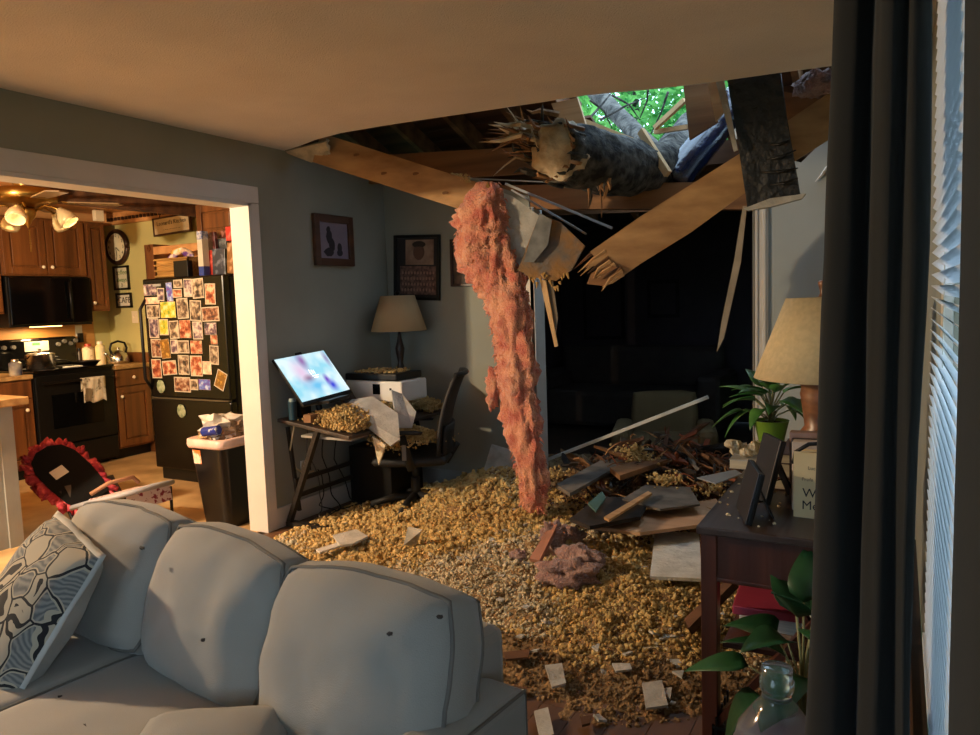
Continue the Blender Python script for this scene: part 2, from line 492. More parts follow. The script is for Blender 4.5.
# =================================================================== KITCHEN
def panel_door(x, y0, y1, z0, z1, parent, knob=None, axis='x'):
    """raised-panel door facing +X (axis x) at plane x, or facing -Y (axis y) at plane x between y0..y1 in X"""
    m = .012
    g = G()
    def bb(u0, u1, v0, v1, d0, d1):
        if axis == 'x': g.b2((x + d0, u0, v0), (x + d1, u1, v1))
        else: g.b2((u0, x - d0, v0), (u1, x - d1, v1))
    w = min(.06, (y1 - y0) * .2)
    bb(y0, y0 + w, z0, z1, 0, .02); bb(y1 - w, y1, z0, z1, 0, .02); bb(y0 + w, y1 - w, z0, z0 + w, 0, .02); bb(y0 + w, y1 - w, z1 - w, z1, 0, .02)
    bb(y0 + w, y1 - w, z0 + w, z1 - w, 0, .006)
    d = g.obj('door', M_CAB, parent, world=True, bevel=.003)
    g = G(); bb(y0 + w + .015, y1 - w - .015, z0 + w + .015, z1 - w - .015, .006, .016)
    g.obj('raised_panel', M_CAB, d, world=True, bevel=.005)
    if knob:
        c = (x + .03, knob[0], knob[1]) if axis == 'x' else (knob[0], x - .03, knob[1])
        G().cyc(c, (.016, .016, .016), 10, 6).obj('knob', M_CREAM, d, smooth=True, world=True)
    return d

# upper cabinets on the range wall (front plane x=-6.77)
UX = -6.77
def upper(y0, y1, z0, z1, doors, label):
    t = thing('upper_cabinet', label, 'cabinet', (KX, (y0 + y1) / 2, z0), group='stained wood kitchen cabinets')
    G().b2((KX + .014, y0, z0), (UX, y1, z1)).obj('body', M_CAB, t, world=True, bevel=.003)
    for a, b, k in doors:
        panel_door(UX, a, b, z0 + .015, z1 - .02, t, (k, z0 + .08))
    return t
upper(3.60, 4.37, 1.75, 2.27, [(3.62, 3.985, 3.95), (3.995, 4.355, 4.03)], 'two-door wood cabinet above the black microwave')
upper(2.80, 3.595, 1.42, 2.27, [(2.82, 3.19, 3.15), (3.2, 3.58, 3.24)], 'wood wall cabinet left of the microwave, cut by frame')
upper(4.375, 4.58, 1.42, 2.27, [(4.39, 4.565, 4.41)], 'narrow wood wall cabinet right of the microwave')

# microwave
t = thing('microwave', 'black over-range microwave under the cabinets', 'microwave', (KX, 3.99, 1.3))
G().b2((KX, 3.61, 1.3), (UX + .03, 4.365, 1.745)).obj('body', M_BLACK, t, world=True, bevel=.006)
G().b2((UX + .03, 3.62, 1.32), (UX + .055, 4.17, 1.735)).obj('door', M_BLACKG, t, world=True, bevel=.006)
G().b2((UX + .03, 4.18, 1.32), (UX + .05, 4.36, 1.735)).obj('control_panel', M_BLACKG, t, world=True, bevel=.004)
G().cyl((UX + .085, 4.14, 1.36), (UX + .085, 4.14, 1.7), .012, n=8).obj('handle', M_BLACK, t, world=True, smooth=True)
g = G().b2((UX - .1, 3.85, 1.292), (UX - .02, 4.1, 1.3))
g.obj('lamp_lens', pm('hood_lamp', (255, 220, 160), .4, emit=(255, 200, 120), estr=6), t, world=True)
ld = bpy.data.lights.new('hood_light', 'AREA'); ld.energy = 7; ld.color = (1, .66, .3); ld.size = .25; ld.shape = 'RECTANGLE'; ld.size_y = .08
lo = bpy.data.objects.new('hood_light', ld); COL.objects.link(lo); lo.location = (UX - .06, 3.97, 1.285); lo.parent = t; lo.matrix_parent_inverse = t.matrix_basis.inverted()

# backsplash
struct(G().b2((KX, 2.6, .95), (KX + .012, 4.6, 1.42)), 'wall_backsplash', wood('backsplash', (168, 112, 56), (206, 152, 86), 'y', 6, .5), 'warm tan backsplash behind the range')

# range
RF = -6.47
t = thing('kitchen_range', 'black electric range with raised back panel', 'range', (-6.78, 3.99, 0))
G().b2((KX + .02, 3.625, .03), (RF - .03, 4.365, .9)).obj('body', M_BLACK, t, world=True, bevel=.005)
G().b2((KX + .02, 3.62, .9), (RF, 4.37, .92)).obj('cooktop', M_BLACKG, t, world=True, bevel=.004)
bk = G().b2((KX + .02, 3.63, .92), (KX + .1, 4.36, 1.19)).obj('back_panel', M_BLACKG, t, world=True, bevel=.02)
G().b2((KX + .1, 3.86, 1.07), (KX + .106, 4.08, 1.16)).obj('clock_display', pm('display_silver', (180, 176, 160), .4, emit=(200, 210, 170), estr=.03), bk, world=True)
G().b2((KX + .106, 3.93, 1.125), (KX + .108, 4.0, 1.15)).obj('digits', pm('green_digits', (60, 140, 70), .5, emit=(90, 220, 90), estr=.35), bk, world=True)
for yk in (3.68, 3.76, 4.17, 4.23, 4.29, 4.34):
    zk = 1.12 if yk not in (4.23, 4.34) else 1.145
    G().cyl((KX + .1, yk, zk), (KX + .125, yk, zk), .02, .018, 12).obj('knob', pm('knob_silver', (90, 88, 84), .35), bk, world=True)
dr = G().b2((RF - .03, 3.63, .26), (RF, 4.36, .87)).obj('oven_door', M_BLACK, t, world=True, bevel=.006)
G().b2((RF, 3.76, .4), (RF + .003, 4.23, .7)).obj('oven_window', M_BLACKG, dr, world=True)
hg = G().cyl((RF + .045, 3.66, .81), (RF + .045, 4.33, .81), .012, n=8)
hg.cyl((RF, 3.69, .81), (RF + .045, 3.69, .81), .01, n=6); hg.cyl((RF, 4.3, .81), (RF + .045, 4.3, .81), .01, n=6)
hg.obj('handle', M_BLACK, dr, world=True)
G().b2((RF - .03, 3.63, .05), (RF - .005, 4.36, .245)).obj('drawer', M_BLACK, t, world=True, bevel=.006)
for i, (bx_, by_, r_) in enumerate(((-6.62, 3.82, .1), (-6.62, 4.17, .08), (-6.86, 3.82, .08), (-6.86, 4.17, .1))):
    G().cyl((bx_, by_, .92), (bx_, by_, .922), r_, n=24).obj('burner', pm('burner_ring', (34, 32, 32), .5), t, world=True)

# towel over the handle
g = G()
n = 10
for side, x_, z0 in ((0, RF + .062, .60), (1, RF + .028, .70)):
    vs, fs = [], []
    for i in range(n + 1):
        for k in range(9):
            yy = 4.01 + .22 * i / n; zz = .825 - (.825 - z0 - .012 * math.sin(i)) * k / 8
            vs.append((x_ + .006 * math.sin(i * 1.7 + k * .4), yy + .012 * (k / 8) * math.sin(i), zz))
    for i in range(n):
        for k in range(8):
            fs.append((i * 9 + k, (i + 1) * 9 + k, (i + 1) * 9 + k + 1, i * 9 + k + 1))
    g.add(vs, fs)
for i in range(n):
    y0 = 4.01 + .22 * i / n; y1 = 4.01 + .22 * (i + 1) / n
    g.add([(RF + .062, y0, .825), (RF + .062, y1, .825), (RF + .028, y1, .825), (RF + .028, y0, .825)], [(0, 1, 2, 3)])
o = g.obj('dish_towel', pm('towel_print', (120, 104, 78), .95, c2=(216, 204, 178), scale=14, ramp=(.42, .5), bump=.3, bscale=120), smooth=True)
s_ = o.modifiers.new('thick', 'SOLIDIFY'); s_.thickness = .004
tag(o, 'cream printed dish towel hanging on the oven handle', 'towel')

# things on the range
t = thing('stock_pot', 'shiny steel stock pot on the left burner', 'pot', (-6.66, 3.80, .922))
G().lathe([(.105, 0), (.115, .01), (.115, .13), (.12, .133), (.112, .135), (.108, .02), (0.001, .015)], n=24).obj('pot_body', M_STEEL, t, smooth=True)
G().lathe([(.118, .134), (.1, .142), (.03, .15), (.015, .152), (.012, .175), (.02, .18), (.001, .185)], n=24).obj('lid', M_STEEL, t, smooth=True)
for s_ in (-1, 1):
    G().tube([(0, s_ * .115, .1), (.03, s_ * .15, .1), (-.03, s_ * .15, .1), (0, s_ * .115, .1)], .006, 6).obj('pot_handle', M_BLACK, t)
t = thing('frying_pan', 'dark frying pan with long handle on the right burner', 'pan', (-6.62, 4.19, .922))
G().lathe([(.09, 0), (.125, .04), (.13, .042), (.12, .036), (.088, .006), (.001, .005)], n=24).obj('pan_body', pm('pan_dark', (30, 24, 20), .35, metal=.6), t, smooth=True)
G().tube([(0, -.12, .035), (.02, -.2, .06), (.03, -.3, .075)], [.01, .009, .012], 8).obj('pan_handle', M_BLACK, t, smooth=True)
tag(G().b2((-6.56, 3.93, .9225), (-6.49, 4.08, .934)).obj('spoon_rest', M_WHITE, bevel=.004), 'white spoon rest at the front edge of the cooktop', 'spoon rest')

# base cabinets and counters
def base(y0, y1, label, kn):
    t = thing('base_cabinet', label, 'cabinet', (KX, (y0 + y1) / 2, 0), group='stained wood base cabinets')
    G().b2((KX + .014, y0, .1), (-6.5, y1, .86)).obj('body', M_CAB, t, world=True)
    G().b2((KX + .014, y0, 0), (-6.56, y1, .1)).obj('toe_kick', M_BLACK, t, world=True)
    d = G().b2((-6.5, y0 + .01, .7), (-6.48, y1 - .01, .85)).obj('drawer', M_CAB, t, world=True, bevel=.004)
    G().cyc((-6.465, (y0 + y1) / 2, .775), (.016, .016, .016), 10, 6).obj('knob', M_CREAM, d, smooth=True, world=True)
    panel_door(-6.5, y0 + .01, y1 - .01, .12, .69, t, (kn, .6))
base(4.375, 4.755, 'wood base cabinet between the range and the yellow wall', 4.43)
base(2.95, 3.615, 'wood base cabinet left of the range', 3.55)
M_COUNTER = pm('counter_laminate', (150, 112, 66), .35, c2=(186, 148, 96), scale=20)
def counter(a, b, label):
    tag(G().b2(a, b).obj('countertop', M_COUNTER, bevel=.006), label, 'countertop')
counter((KX, 4.375, .862), (-6.46, 4.775, .9), 'short tan countertop under the kettle')
counter((KX, 2.95, .862), (-6.46, 3.615, .9), 'tan countertop left of the range')
tag(G().b2((KX + .02, 4.757, .902), (-6.48, 4.777, 1.0)).obj('side_splash', M_CAB), 'low wood side splash behind the kettle', 'backsplash')

# items on counters
t = thing('kettle', 'steel whistling kettle with arched black handle on the counter', 'kettle', (-6.74, 4.61, .9))
G().lathe([(.085, 0), (.095, .02), (.09, .06), (.07, .1), (.03, .125), (.012, .13), (.012, .145), (.02, .155), (.001, .16)], n=20).obj('kettle_body', M_STEEL, t, smooth=True)
G().tube([(0, -.08, .06), (0, -.12, .09), (0, -.145, .115)], [.02, .015, .011], 8).obj('spout', M_STEEL, t, smooth=True)
G().tube([(0, -.075, .1), (0, -.09, .15), (0, -.07, .2), (0, 0, .22), (0, .07, .2), (0, .09, .15), (0, .075, .1)], .011, 8).obj('handle', M_BLACK, t, smooth=True)
def jar(name, x, y, h, r, body, cap, label, cat, z=.9):
    t = thing(name, label, cat, (x, y, z))
    G().lathe([(r * .95, 0), (r, .01), (r, h * .8), (r * .55, h * .88), (r * .5, h * .9)], n=14).obj('jar_body', body, t, smooth=False, auto=True)
    G().lathe([(r * .58, h * .9), (r * .58, h), (r * .5, h + .006)], n=14).obj('lid', cap, t, auto=True)
jar('canister', -6.96, 4.44, .2, .055, pm('canister_white', (216, 200, 170), .4, c2=(150, 120, 90), scale=14, ramp=(.55, .6)), pm('cap_red', (170, 60, 40), .4), 'cream canister with red cap beside the range', 'canister')
jar('oil_bottle', -6.86, 4.50, .22, .045, pm('oil_bottle', (222, 196, 130), .2, c2=(232, 222, 196), scale=6), pm('cap_cream', (230, 220, 200), .4), 'tall cream bottle left of the kettle', 'bottle')
jar('pepper_mill', -7.02, 4.385, .16, .022, pm('mill_dark', (40, 26, 20), .4), M_BLACK, 'small dark pepper mill behind the canister', 'mill')
jar('counter_jar', -6.56, 3.53, .13, .05, pm('jar_blue', (60, 66, 96), .25, c2=(170, 160, 140), scale=8), M_STEEL, 'short glass jar at left counter end', 'jar')
t = thing('wall_outlet', 'white outlet with plug beside the range', 'outlet', (KX + .012, 4.44, 1.18))
G().b2((0, -.035, 0), (.006, .035, .11)).obj('cover_plate', M_WHITE, t, bevel=.002)
G().b2((.006, -.02, -.06), (.04, .02, .03)).obj('plug', M_BLACK, t)

# peninsula
M_PENIN = pm('peninsula_paint', (140, 142, 140), .6, var=.06)
t = thing('peninsula', 'grey panelled peninsula end with tan counter at left edge', 'peninsula', (-4.85, 1.9, 0))
G().b2((-5.3, 1.2, 0), (-4.70, 2.48, .86)).obj('body', M_PENIN, t, world=True)
for y_ in (2.40, 2.05, 1.7):
    G().b2((-4.70, y_, 0), (-4.685, y_ + .08, .86)).obj('batten', M_PENIN, t, world=True)
G().b2((-5.35, 1.15, .862), (-4.64, 2.56, .91)).obj('countertop', M_COUNTER, t, world=True, bevel=.006)

# ------------------------------------------------------------- refrigerator
FX0, FX1, FY = -5.44, -4.50, 3.98
t = thing('refrigerator', 'black bottom-freezer refrigerator covered with photos', 'refrigerator', ((FX0 + FX1) / 2, 4.35, 0))
G().b2((FX0 + .01, FY + .07, .04), (FX1, 4.72, 1.655)).obj('body', M_BLACK, t, world=True, bevel=.008)
G().b2((FX0 + .03, FY + .04, .0), (FX1 - .02, FY + .08, .1)).obj('toe_grille', M_BLACK, t, world=True)
d1 = G().b2((FX0, FY, .695), (FX1, FY + .065, 1.665)).obj('upper_door', pm('fridge_black', (6, 6, 7), .25, var=.2, spec=.35), t, world=True, bevel=.012)
d2 = G().b2((FX0, FY, .1), (FX1, FY + .065, .68)).obj('freezer_drawer', MATS['fridge_black'], t, world=True, bevel=.012)
G().b2((FX0 + .02, FY - .004, .683), (FX1 - .02, FY + .03, .694)).obj('trim_strip', pm('fridge_trim', (110, 104, 92), .35, metal=.7), t, world=True)
G().tube([(FX0 + .02, FY + .005, 1.5), (FX0 + .01, FY - .045, 1.42), (FX0 + .01, FY - .045, .85), (FX0 + .02, FY + .005, .76)], .014, 8).obj('handle', M_BLACK, d1, smooth=True, world=True)
G().b2((FX0 + .13, FY - .004, 1.6), (FX0 + .23, FY, 1.62)).obj('badge', pm('badge_grey', (150, 150, 150), .3), d1, world=True)

def print_mat(i, ca, cb, cc):
    nm = 'photo_print_%d' % i
    m = bpy.data.materials.new(nm); m.use_nodes = True
    nt = m.node_tree; b = nt.nodes['Principled BSDF']; b.inputs['Roughness'].default_value = .4
    tc = nt.nodes.new('ShaderNodeTexCoord'); oi = nt.nodes.new('ShaderNodeObjectInfo')
    va = nt.nodes.new('ShaderNodeVectorMath'); va.operation = 'MULTIPLY_ADD'
    mu = nt.nodes.new('ShaderNodeMath'); mu.operation = 'MULTIPLY'; mu.inputs[1].default_value = 91
    nt.links.new(oi.outputs['Random'], mu.inputs[0])
    va.inputs[1].default_value = (1, 1, 1)
    nt.links.new(tc.outputs['Object'], va.inputs[0]); nt.links.new(mu.outputs[0], va.inputs[2])
    n = nt.nodes.new('ShaderNodeTexNoise'); n.inputs['Scale'].default_value = 26; n.inputs['Detail'].default_value = 5
    nt.links.new(va.outputs[0], n.inputs['Vector'])
    cr = nt.nodes.new('ShaderNodeValToRGB'); cr.color_ramp.interpolation = 'LINEAR'
    e = cr.color_ramp.elements
    e[0].position = .36; e[0].color = (*lin(ca), 1); e[1].position = .64; e[1].color = (*lin(cc), 1)
    k = e.new(.5); k.color = (*lin(cb), 1)
    nt.links.new(n.outputs['Fac'], cr.inputs[0]); nt.links.new(cr.outputs[0], b.inputs['Base Color'])
    return m
PMATS = [print_mat(i, *c) for i, c in enumerate([
    ((40, 34, 34), (126, 106, 90), (206, 190, 164)), ((30, 28, 40), (140, 90, 66), (200, 180, 156)), ((110, 150, 60), (214, 190, 50), (236, 222, 160)),
    ((30, 34, 56), (120, 96, 110), (214, 200, 190)), ((110, 44, 34), (180, 104, 74), (216, 190, 156)), ((110, 60, 150), (84, 110, 200), (190, 200, 230)), ((206, 150, 130), (226, 190, 164), (240, 224, 196)), ((150, 104, 40), (120, 84, 36), (196, 150, 70))])]
ph = [  # zoom cx, cy, w, h, y offset, style, border, rot
    (100, 195, 130, 110, 270, 3, 0, 0), (205, 240, 70, 130, 270, 3, 1, 4), (292, 215, 60, 190, 270, 5, 0, -3), (375, 135, 90, 82, 270, 0, 1, 0), (470, 175, 84, 180, 270, 3, 1, 2), (368, 228, 90, 86, 270, 4, 1, 0), (570, 180, 115, 200, 270, 0, 1, -2), (692, 235, 104, 210, 270, 4, 1, 2),
    (122, 300, 140, 68, 270, 6, 0, 0), (132, 408, 130, 130, 270, 0, 1, 0), (278, 390, 150, 160, 270, 2, 0, 0), (422, 376, 112, 205, 270, 0, 1, -2), (545, 398, 112, 205, 270, 0, 1, 3), (692, 432, 172, 145, 270, 1, 1, -1),
    (140, 570, 95, 195, 270, 3, 1, 1), (238, 560, 92, 160, 270, 2, 1, 0), (336, 585, 95, 180, 270, 0, 1, -2), (445, 578, 112, 180, 270, 4, 0, 0), (568, 592, 100, 180, 270, 3, 1, 0), (695, 575, 120, 120, 270, 3, 0, 0),
    (160, 178, 98, 185, 330, 1, 1, 0), (250, 185, 90, 190, 330, 7, 0, -6), (338, 162, 72, 140, 330, 3, 1, 0), (430, 165, 112, 128, 330, 0, 1, 0), (553, 168, 114, 130, 330, 4, 0, 0), (728, 95, 68, 92, 330, 4, 0, 0), (730, 245, 90, 190, 330, 0, 1, 3),
    (168, 378, 95, 190, 330, 4, 1, -1), (290, 370, 140, 142, 330, 4, 1, -4), (430, 342, 108, 195, 330, 0, 1, 1), (555, 352, 118, 205, 330, 4, 1, 0), (662, 370, 86, 130, 330, 6, 0, 1),
    (416, 535, 160, 150, 330, 1, 1, 0), (534, 535, 74, 108, 330, 0, 1, 0), (636, 535, 116, 104, 330, 5, 0, 0), (795, 490, 100, 185, 330, 7, 1, 24)]
rows = [(0, 8, 'top row'), (8, 14, 'second row'), (14, 20, 'third row'), (20, 27, 'fourth row'), (27, 32, 'fifth row'), (32, 36, 'bottom row')]
ordn = ['first', 'second', 'third', 'fourth', 'fifth', 'sixth', 'seventh', 'eighth']
M_PAPER = pm('photo_paper', (196, 184, 164), .5, var=.03)
for a, b_, rn in rows:
    for i in sorted(range(a, b_), key=lambda q: ph[q][0]):
        cx, cy, w, h, oy, st, bo, ro = ph[i]
        k = sorted(range(a, b_), key=lambda q: ph[q][0]).index(i)
        c = P(140 + cx / 9.8, oy + cy / 9.8, 1, FY)
        sw = .98 * abs(P(140 + (cx + w / 2) / 9.8, oy + cy / 9.8, 1, FY).x - P(140 + (cx - w / 2) / 9.8, oy + cy / 9.8, 1, FY).x)
        sh = .98 * abs(P(140 + cx / 9.8, oy + (cy + h / 2) / 9.8, 1, FY).z - P(140 + cx / 9.8, oy + (cy - h / 2) / 9.8, 1, FY).z)
        lay = .0012 + .0011 * (i % 4)
        t = thing('photo_print', 'photo print on black refrigerator door, %s, %s from left' % (rn, ordn[k]), 'photo', (c.x, FY - lay, c.z), group='photo prints on the refrigerator', rot=(0, R(ro), 0))
        G().box((0, 0, 0), (sw, .0008, sh)).obj('paper', M_PAPER, t)
        m_ = .008 if bo else .0015
        G().box((0, -.0006, .0), (sw - 2 * m_, .0005, sh - 2 * m_)).obj('picture', PMATS[st], t)
M_MAG = pm('magnet_green', (96, 120, 84), .5, c2=(176, 180, 150), scale=30)
for (px, py, lb) in ((161.5, 386.5, 'round green magnet near bottom left of upper refrigerator door'), (182, 411, 'round green magnet on the freezer drawer')):
    c = P(px, py, 1, FY)
    o = G().cyc((0, 0, 0), (.052, .006, .055), 14, 6, .15, 3).obj('magnet', M_MAG, smooth=True)
    o.location = (c.x, FY - .006, c.z); tag(o, lb, 'magnet', 'magnets on the refrigerator')

# cubby and cabinet above the refrigerator
t = thing('fridge_cubby', 'open stained wood cubby above the refrigerator with bullseye corner', 'shelf', (-5.55, 4.6, 1.67))
cf = 4.42
G().b2((-5.98, cf, 1.2), (-5.86, 4.77, 2.0)).obj('side_post', M_CAB, t, world=True, bevel=.004)
G().b2((-5.86, cf, 1.905), (-4.5, 4.738, 1.975)).obj('top_rail', M_CABX, t, world=True, bevel=.004)
G().b2((-5.86, 4.74, 1.2), (-4.5, 4.77, 1.93)).obj('back_board', M_CABX, t, world=True)
G().b2((-5.86, cf + .02, 1.668), (-4.52, 4.74, 1.685)).obj('shelf_board', M_CABX, t, world=True)
g = G().cyl((-5.92, cf, 1.965), (-5.92, cf - .012, 1.965), .03, n=16); g.cyl((-5.92, cf - .012, 1.965), (-5.92, cf - .02, 1.965), .012, n=12)
g.obj('rosette', M_CAB, t, world=True)
t = thing('upper_cabinet', 'wood wall cabinet above right side of refrigerator', 'cabinet', (-4.85, 4.5, 2.0), group='stained wood kitchen cabinets')
G().b2((-5.15, 4.32, 1.98), (-4.15, 4.77, 2.27)).obj('body', M_CAB, t, world=True)
panel_door(4.32, -5.13, -4.67, 1.99, 2.26, t, None, 'y'); panel_door(4.32, -4.66, -4.2, 1.99, 2.26, t, None, 'y')

# things on the refrigerator
def pbox(name, px0, px1, py0, py1, Y, d, mat, label, cat, tilt=0, base_z=1.667):
    a = P(px0, py1, 1, Y); b = P(px1, py0, 1, Y)
    z0 = base_z if base_z else a.z
    o = G().box((0, 0, 0), (abs(b.x - a.x), d, b.z - z0)).obj(name, mat, bevel=.004)
    o.location = ((a.x + b.x) / 2, Y + d / 2, (z0 + b.z) / 2); o.rotation_euler = (0, R(tilt), 0)
    return tag(o, label, cat)
M_WICK = wood('wicker', (140, 96, 40), (204, 156, 84), 'x', 30, .8, .8)
t = thing('wicker_basket', 'tan woven basket on refrigerator left side', 'basket', (-5.22, 4.2, 1.667))
for s_, a, b in (('side', (-.2, -.1, 0), (.2, -.085, .165)), ('side', (-.2, .085, 0), (.2, .1, .165)), ('end', (-.2, -.1, 0), (-.185, .1, .165)), ('end', (.185, -.1, 0), (.2, .1, .165)), ('bottom', (-.2, -.1, 0), (.2, .1, .01))):
    G().b2(a, b).obj(s_, M_WICK, t)
for k in range(4):
    G().tube([(-.205, -.106, .02 + k * .045), (.205, -.106, .02 + k * .045)], .008, 6).obj('weave_band', M_WICK, t)
for i, (x, z, w, h, ro, col, lb) in enumerate(((-5.24, 1.885, .17, .06, -14, (226, 170, 70), 'orange snack packet leaning in the basket'), (-5.3, 1.845, .16, .055, -22, (110, 60, 140), 'purple snack packet lying across the basket'), (-5.12, 1.865, .17, .07, 24, (200, 176, 150), 'purple and white snack packet at basket right'))):
    o = G().cyc((0, 0, 0), (w / 2, .022, h / 2), 14, 8, .2, 4, i).obj('snack_packet', pm('packet_%d' % i, col, .3, c2=(90, 50, 130) if i == 2 else (240, 220, 200), scale=12, ramp=(.5, .6)), smooth=True)
    o.location = (x, 4.18, z); o.rotation_euler = (0, R(ro), 0); tag(o, lb, 'snack packet', 'snack packets in the basket')
pbox('dark_caddy', 174, 187, 260, 278, 4.03, .05, M_BLACK, 'small black caddy in front of the basket', 'caddy')
t = thing('foil_box', 'tall white and blue carton on top of refrigerator', 'carton', (P(199, 250, 1, 4.06).x, 4.1, 1.667))
G().b2((-.028, -.03, 0), (.028, .03, .075)).obj('blue_end', pm('carton_blue', (40, 62, 140), .4), t)
G().b2((-.028, -.03, .075), (.028, .03, .285)).obj('panel', pm('carton_white', (196, 190, 176), .4), t)
G().b2((-.028, -.03, .285), (.028, .03, .35)).obj('blue_end', pm('carton_print', (40, 70, 140), .4, c2=(220, 220, 220), scale=30), t)
snacks = [(205, 215, 232, 248, 4.18, (70, 20, 24), 'dark red cereal box top left of snack pile'), (216, 226, 238, 255, 4.22, (70, 72, 74), 'grey snack box in middle of snack pile'), (205, 213, 250, 274, 4.14, (170, 50, 36), 'orange and red chip bag beside white carton'), (213, 224, 248, 274, 4.10, (42, 48, 66), 'navy chip bag at front of snack pile'), (222, 231, 230, 274, 4.26, (96, 48, 36), 'brown paper snack box at back of pile'), (226, 235, 229, 240, 4.11, (200, 46, 40), 'small bright red packet high on the pile'), (228, 238, 242, 275, 4.06, (130, 88, 50), 'tan cookie box at right end of pile')]
for i, (a, b, c, d, Y, col, lb) in enumerate(snacks):
    o = pbox('snack_box', a, b, c, d, Y, .03, pm('snack_%d' % i, col, .35, c2=tuple(min(255, q + 60) for q in col), scale=20, ramp=(.5, .62)), lb, 'snack box', rnd.uniform(-5, 5), base_z=1.668 if i not in (5,) else 1.9)
    o['group'] = 'snacks on the refrigerator'
    if i == 5:
        o.location.z = 1.98

# wall items
t = thing('wall_clock', 'round wall clock with dark frame and cream dial', 'clock', (-6.85, KY, 2.05))
G().tube([(.155 * math.cos(a * math.pi / 16), -.02, .155 * math.sin(a * math.pi / 16)) for a in range(33)], .026, 8).obj('clock_frame', pm('clock_brown', (52, 32, 22), .35), t, smooth=True)
dial = G().cyl((0, 0, 0), (0, -.034, 0), .145, n=32).obj('dial', pm('dial_cream', (226, 212, 178), .5, var=.03), t)
for k in range(12):
    a = R(90 - 30 * (k + 1))
    text('numeral', str(k + 1), .042, M_BLACK, dial, frame_mat((.112 * math.cos(a), -.0355, .112 * math.sin(a)), (1, 0, 0), (0, 0, 1), (0, -1, 0)))
for ln, an, w in ((.07, -38, .007), (.105, -84, .005)):
    G().beam((0, -.038, 0), (ln * math.cos(R(an)), -.038, ln * math.sin(R(an))), .003, w, (0, 1, .001)).obj('clock_hand', M_BLACK, t)
def small_frame(name, cx, cz, w, h, label, lines, Y=KY, fcol=(20, 16, 14), bg_=(214, 206, 178)):
    t = thing(name, label, 'picture frame', (cx, Y, cz))
    b = .02
    for n_, a, c in (('frame_side', (-w / 2, -.02, -h / 2), (-w / 2 + b, 0, h / 2)), ('frame_side', (w / 2 - b, -.02, -h / 2), (w / 2, 0, h / 2)), ('frame_rail', (-w / 2, -.02, -h / 2), (w / 2, 0, -h / 2 + b)), ('frame_rail', (-w / 2, -.02, h / 2 - b), (w / 2, 0, h / 2))):
        G().b2(a, c).obj(n_, pm('frame_%d_%d_%d' % fcol, fcol, .4), t)
    pr = G().b2((-w / 2 + b, -.008, -h / 2 + b), (w / 2 - b, -.002, h / 2 - b)).obj('print', pm('fprint_%d_%d_%d' % bg_, bg_, .5, var=.04), t)
    for s_, sz, z, mt in lines:
        text('lettering', s_, sz, mt, pr, frame_mat((0, -.0095, z), (1, 0, 0), (0, 0, 1), (0, -1, 0)))
    return t
M_GRN = pm('sage_ink', (90, 120, 50), .6)
small_frame('framed_print', -6.835, 1.745, .24, .24, 'small black-framed green lettered print below the clock', [('coffee', .07, .055, M_GRN), ('always', .062, -.02, M_GRN), ('2', .05, -.075, M_BLACK)])
small_frame('framed_print', -6.82, 1.52, .24, .15, 'small black-framed sign reading cafe above light switch', [('CAFE', .085, 0, M_BLACK)], bg_=(226, 216, 196))
t = thing('light_switch', 'cream light switch plate on the yellow kitchen wall', 'light switch', (-6.68, KY, 1.35))
G().b2((-.045, -.007, -.06), (.045, 0, .06)).obj('cover_plate', M_CREAM, t, bevel=.003)
for s_ in (-1, 1):
    G().b2((s_ * .02 - .005, -.016, -.012), (s_ * .02 + .005, -.007, .012)).obj('toggle', M_CREAM, t)
tag(G().b2((-6.77 + 0, 4.47, 2.28), (-6.72, 4.56, 2.385)).obj('door_chime', M_CREAM, bevel=.006), 'small cream box fixed high at the cabinet corner', 'door chime')
t = thing('hanging_sign', 'wooden sign with script lettering hung by two wires', 'sign', (-5.96, 4.72, 2.2))
G().b2((-.25, -.008, -.075), (.25, .008, .075)).obj('board', pm('sign_cream', (206, 186, 148), .7, c2=(226, 208, 176), scale=6), t)
for a, b in (((-.26, -.014, .07), (.26, .012, .085)), ((-.26, -.014, -.085), (.26, .012, -.07)), ((-.26, -.014, -.085), (-.245, .012, .085)), ((.245, -.014, -.085), (.26, .012, .085))):
    G().b2(a, b).obj('sign_edge', pm('sign_brown', (74, 44, 26), .6), t)
text('lettering', "Leonard's Kitchen", .056, pm('sign_ink', (60, 40, 30), .6), t, frame_mat((0, -.0095, .025), (1, 0, 0), (0, 0, 1), (0, -1, 0)))
text('lettering', "~ ~~~ ~~ ~~~~ ~~", .03, MATS['sign_ink'], t, frame_mat((0, -.0095, -.035), (1, 0, 0), (0, 0, 1), (0, -1, 0)))
for s_ in (-1, 1):
    G().cyl((s_ * .17, 0, .08), (s_ * .17, .02, .17), .003, n=6).obj('wire', M_BLACK, t)
t.rotation_euler = (0, R(-2), 0)

# ceiling fan with light kit
t = thing('ceiling_fan', 'brass ceiling fan with glass tulip lamps', 'ceiling fan', (-5.40, 3.08, CZ - .04))
G().lathe([(.06, .04), (.075, -.03), (.05, -.05), (.16, -.06), (.21, -.075), (.215, -.13), (.19, -.155), (.09, -.17), (.06, -.19)][::-1], n=28).obj('motor_housing', M_BRASS, t, smooth=True)
M_BLADE = pm('blade', (120, 96, 66), .45, var=.1)
for k in range(5):
    a = R(k * 72 + 60)
    c, s_ = math.cos(a), math.sin(a)
    g = G().slab([(c * r - s_ * w, s_ * r + c * w, -.15) for r, w in ((.25, -.05), (.58, -.07), (.62, 0), (.58, .07), (.25, .05))], .008, (0, 0, 1))
    bl = g.obj('blade', M_BLADE, t)
    G().beam((c * .17, s_ * .17, -.14), (c * .3, s_ * .3, -.155), .05, .008).obj('blade_iron', M_BRASS, bl)
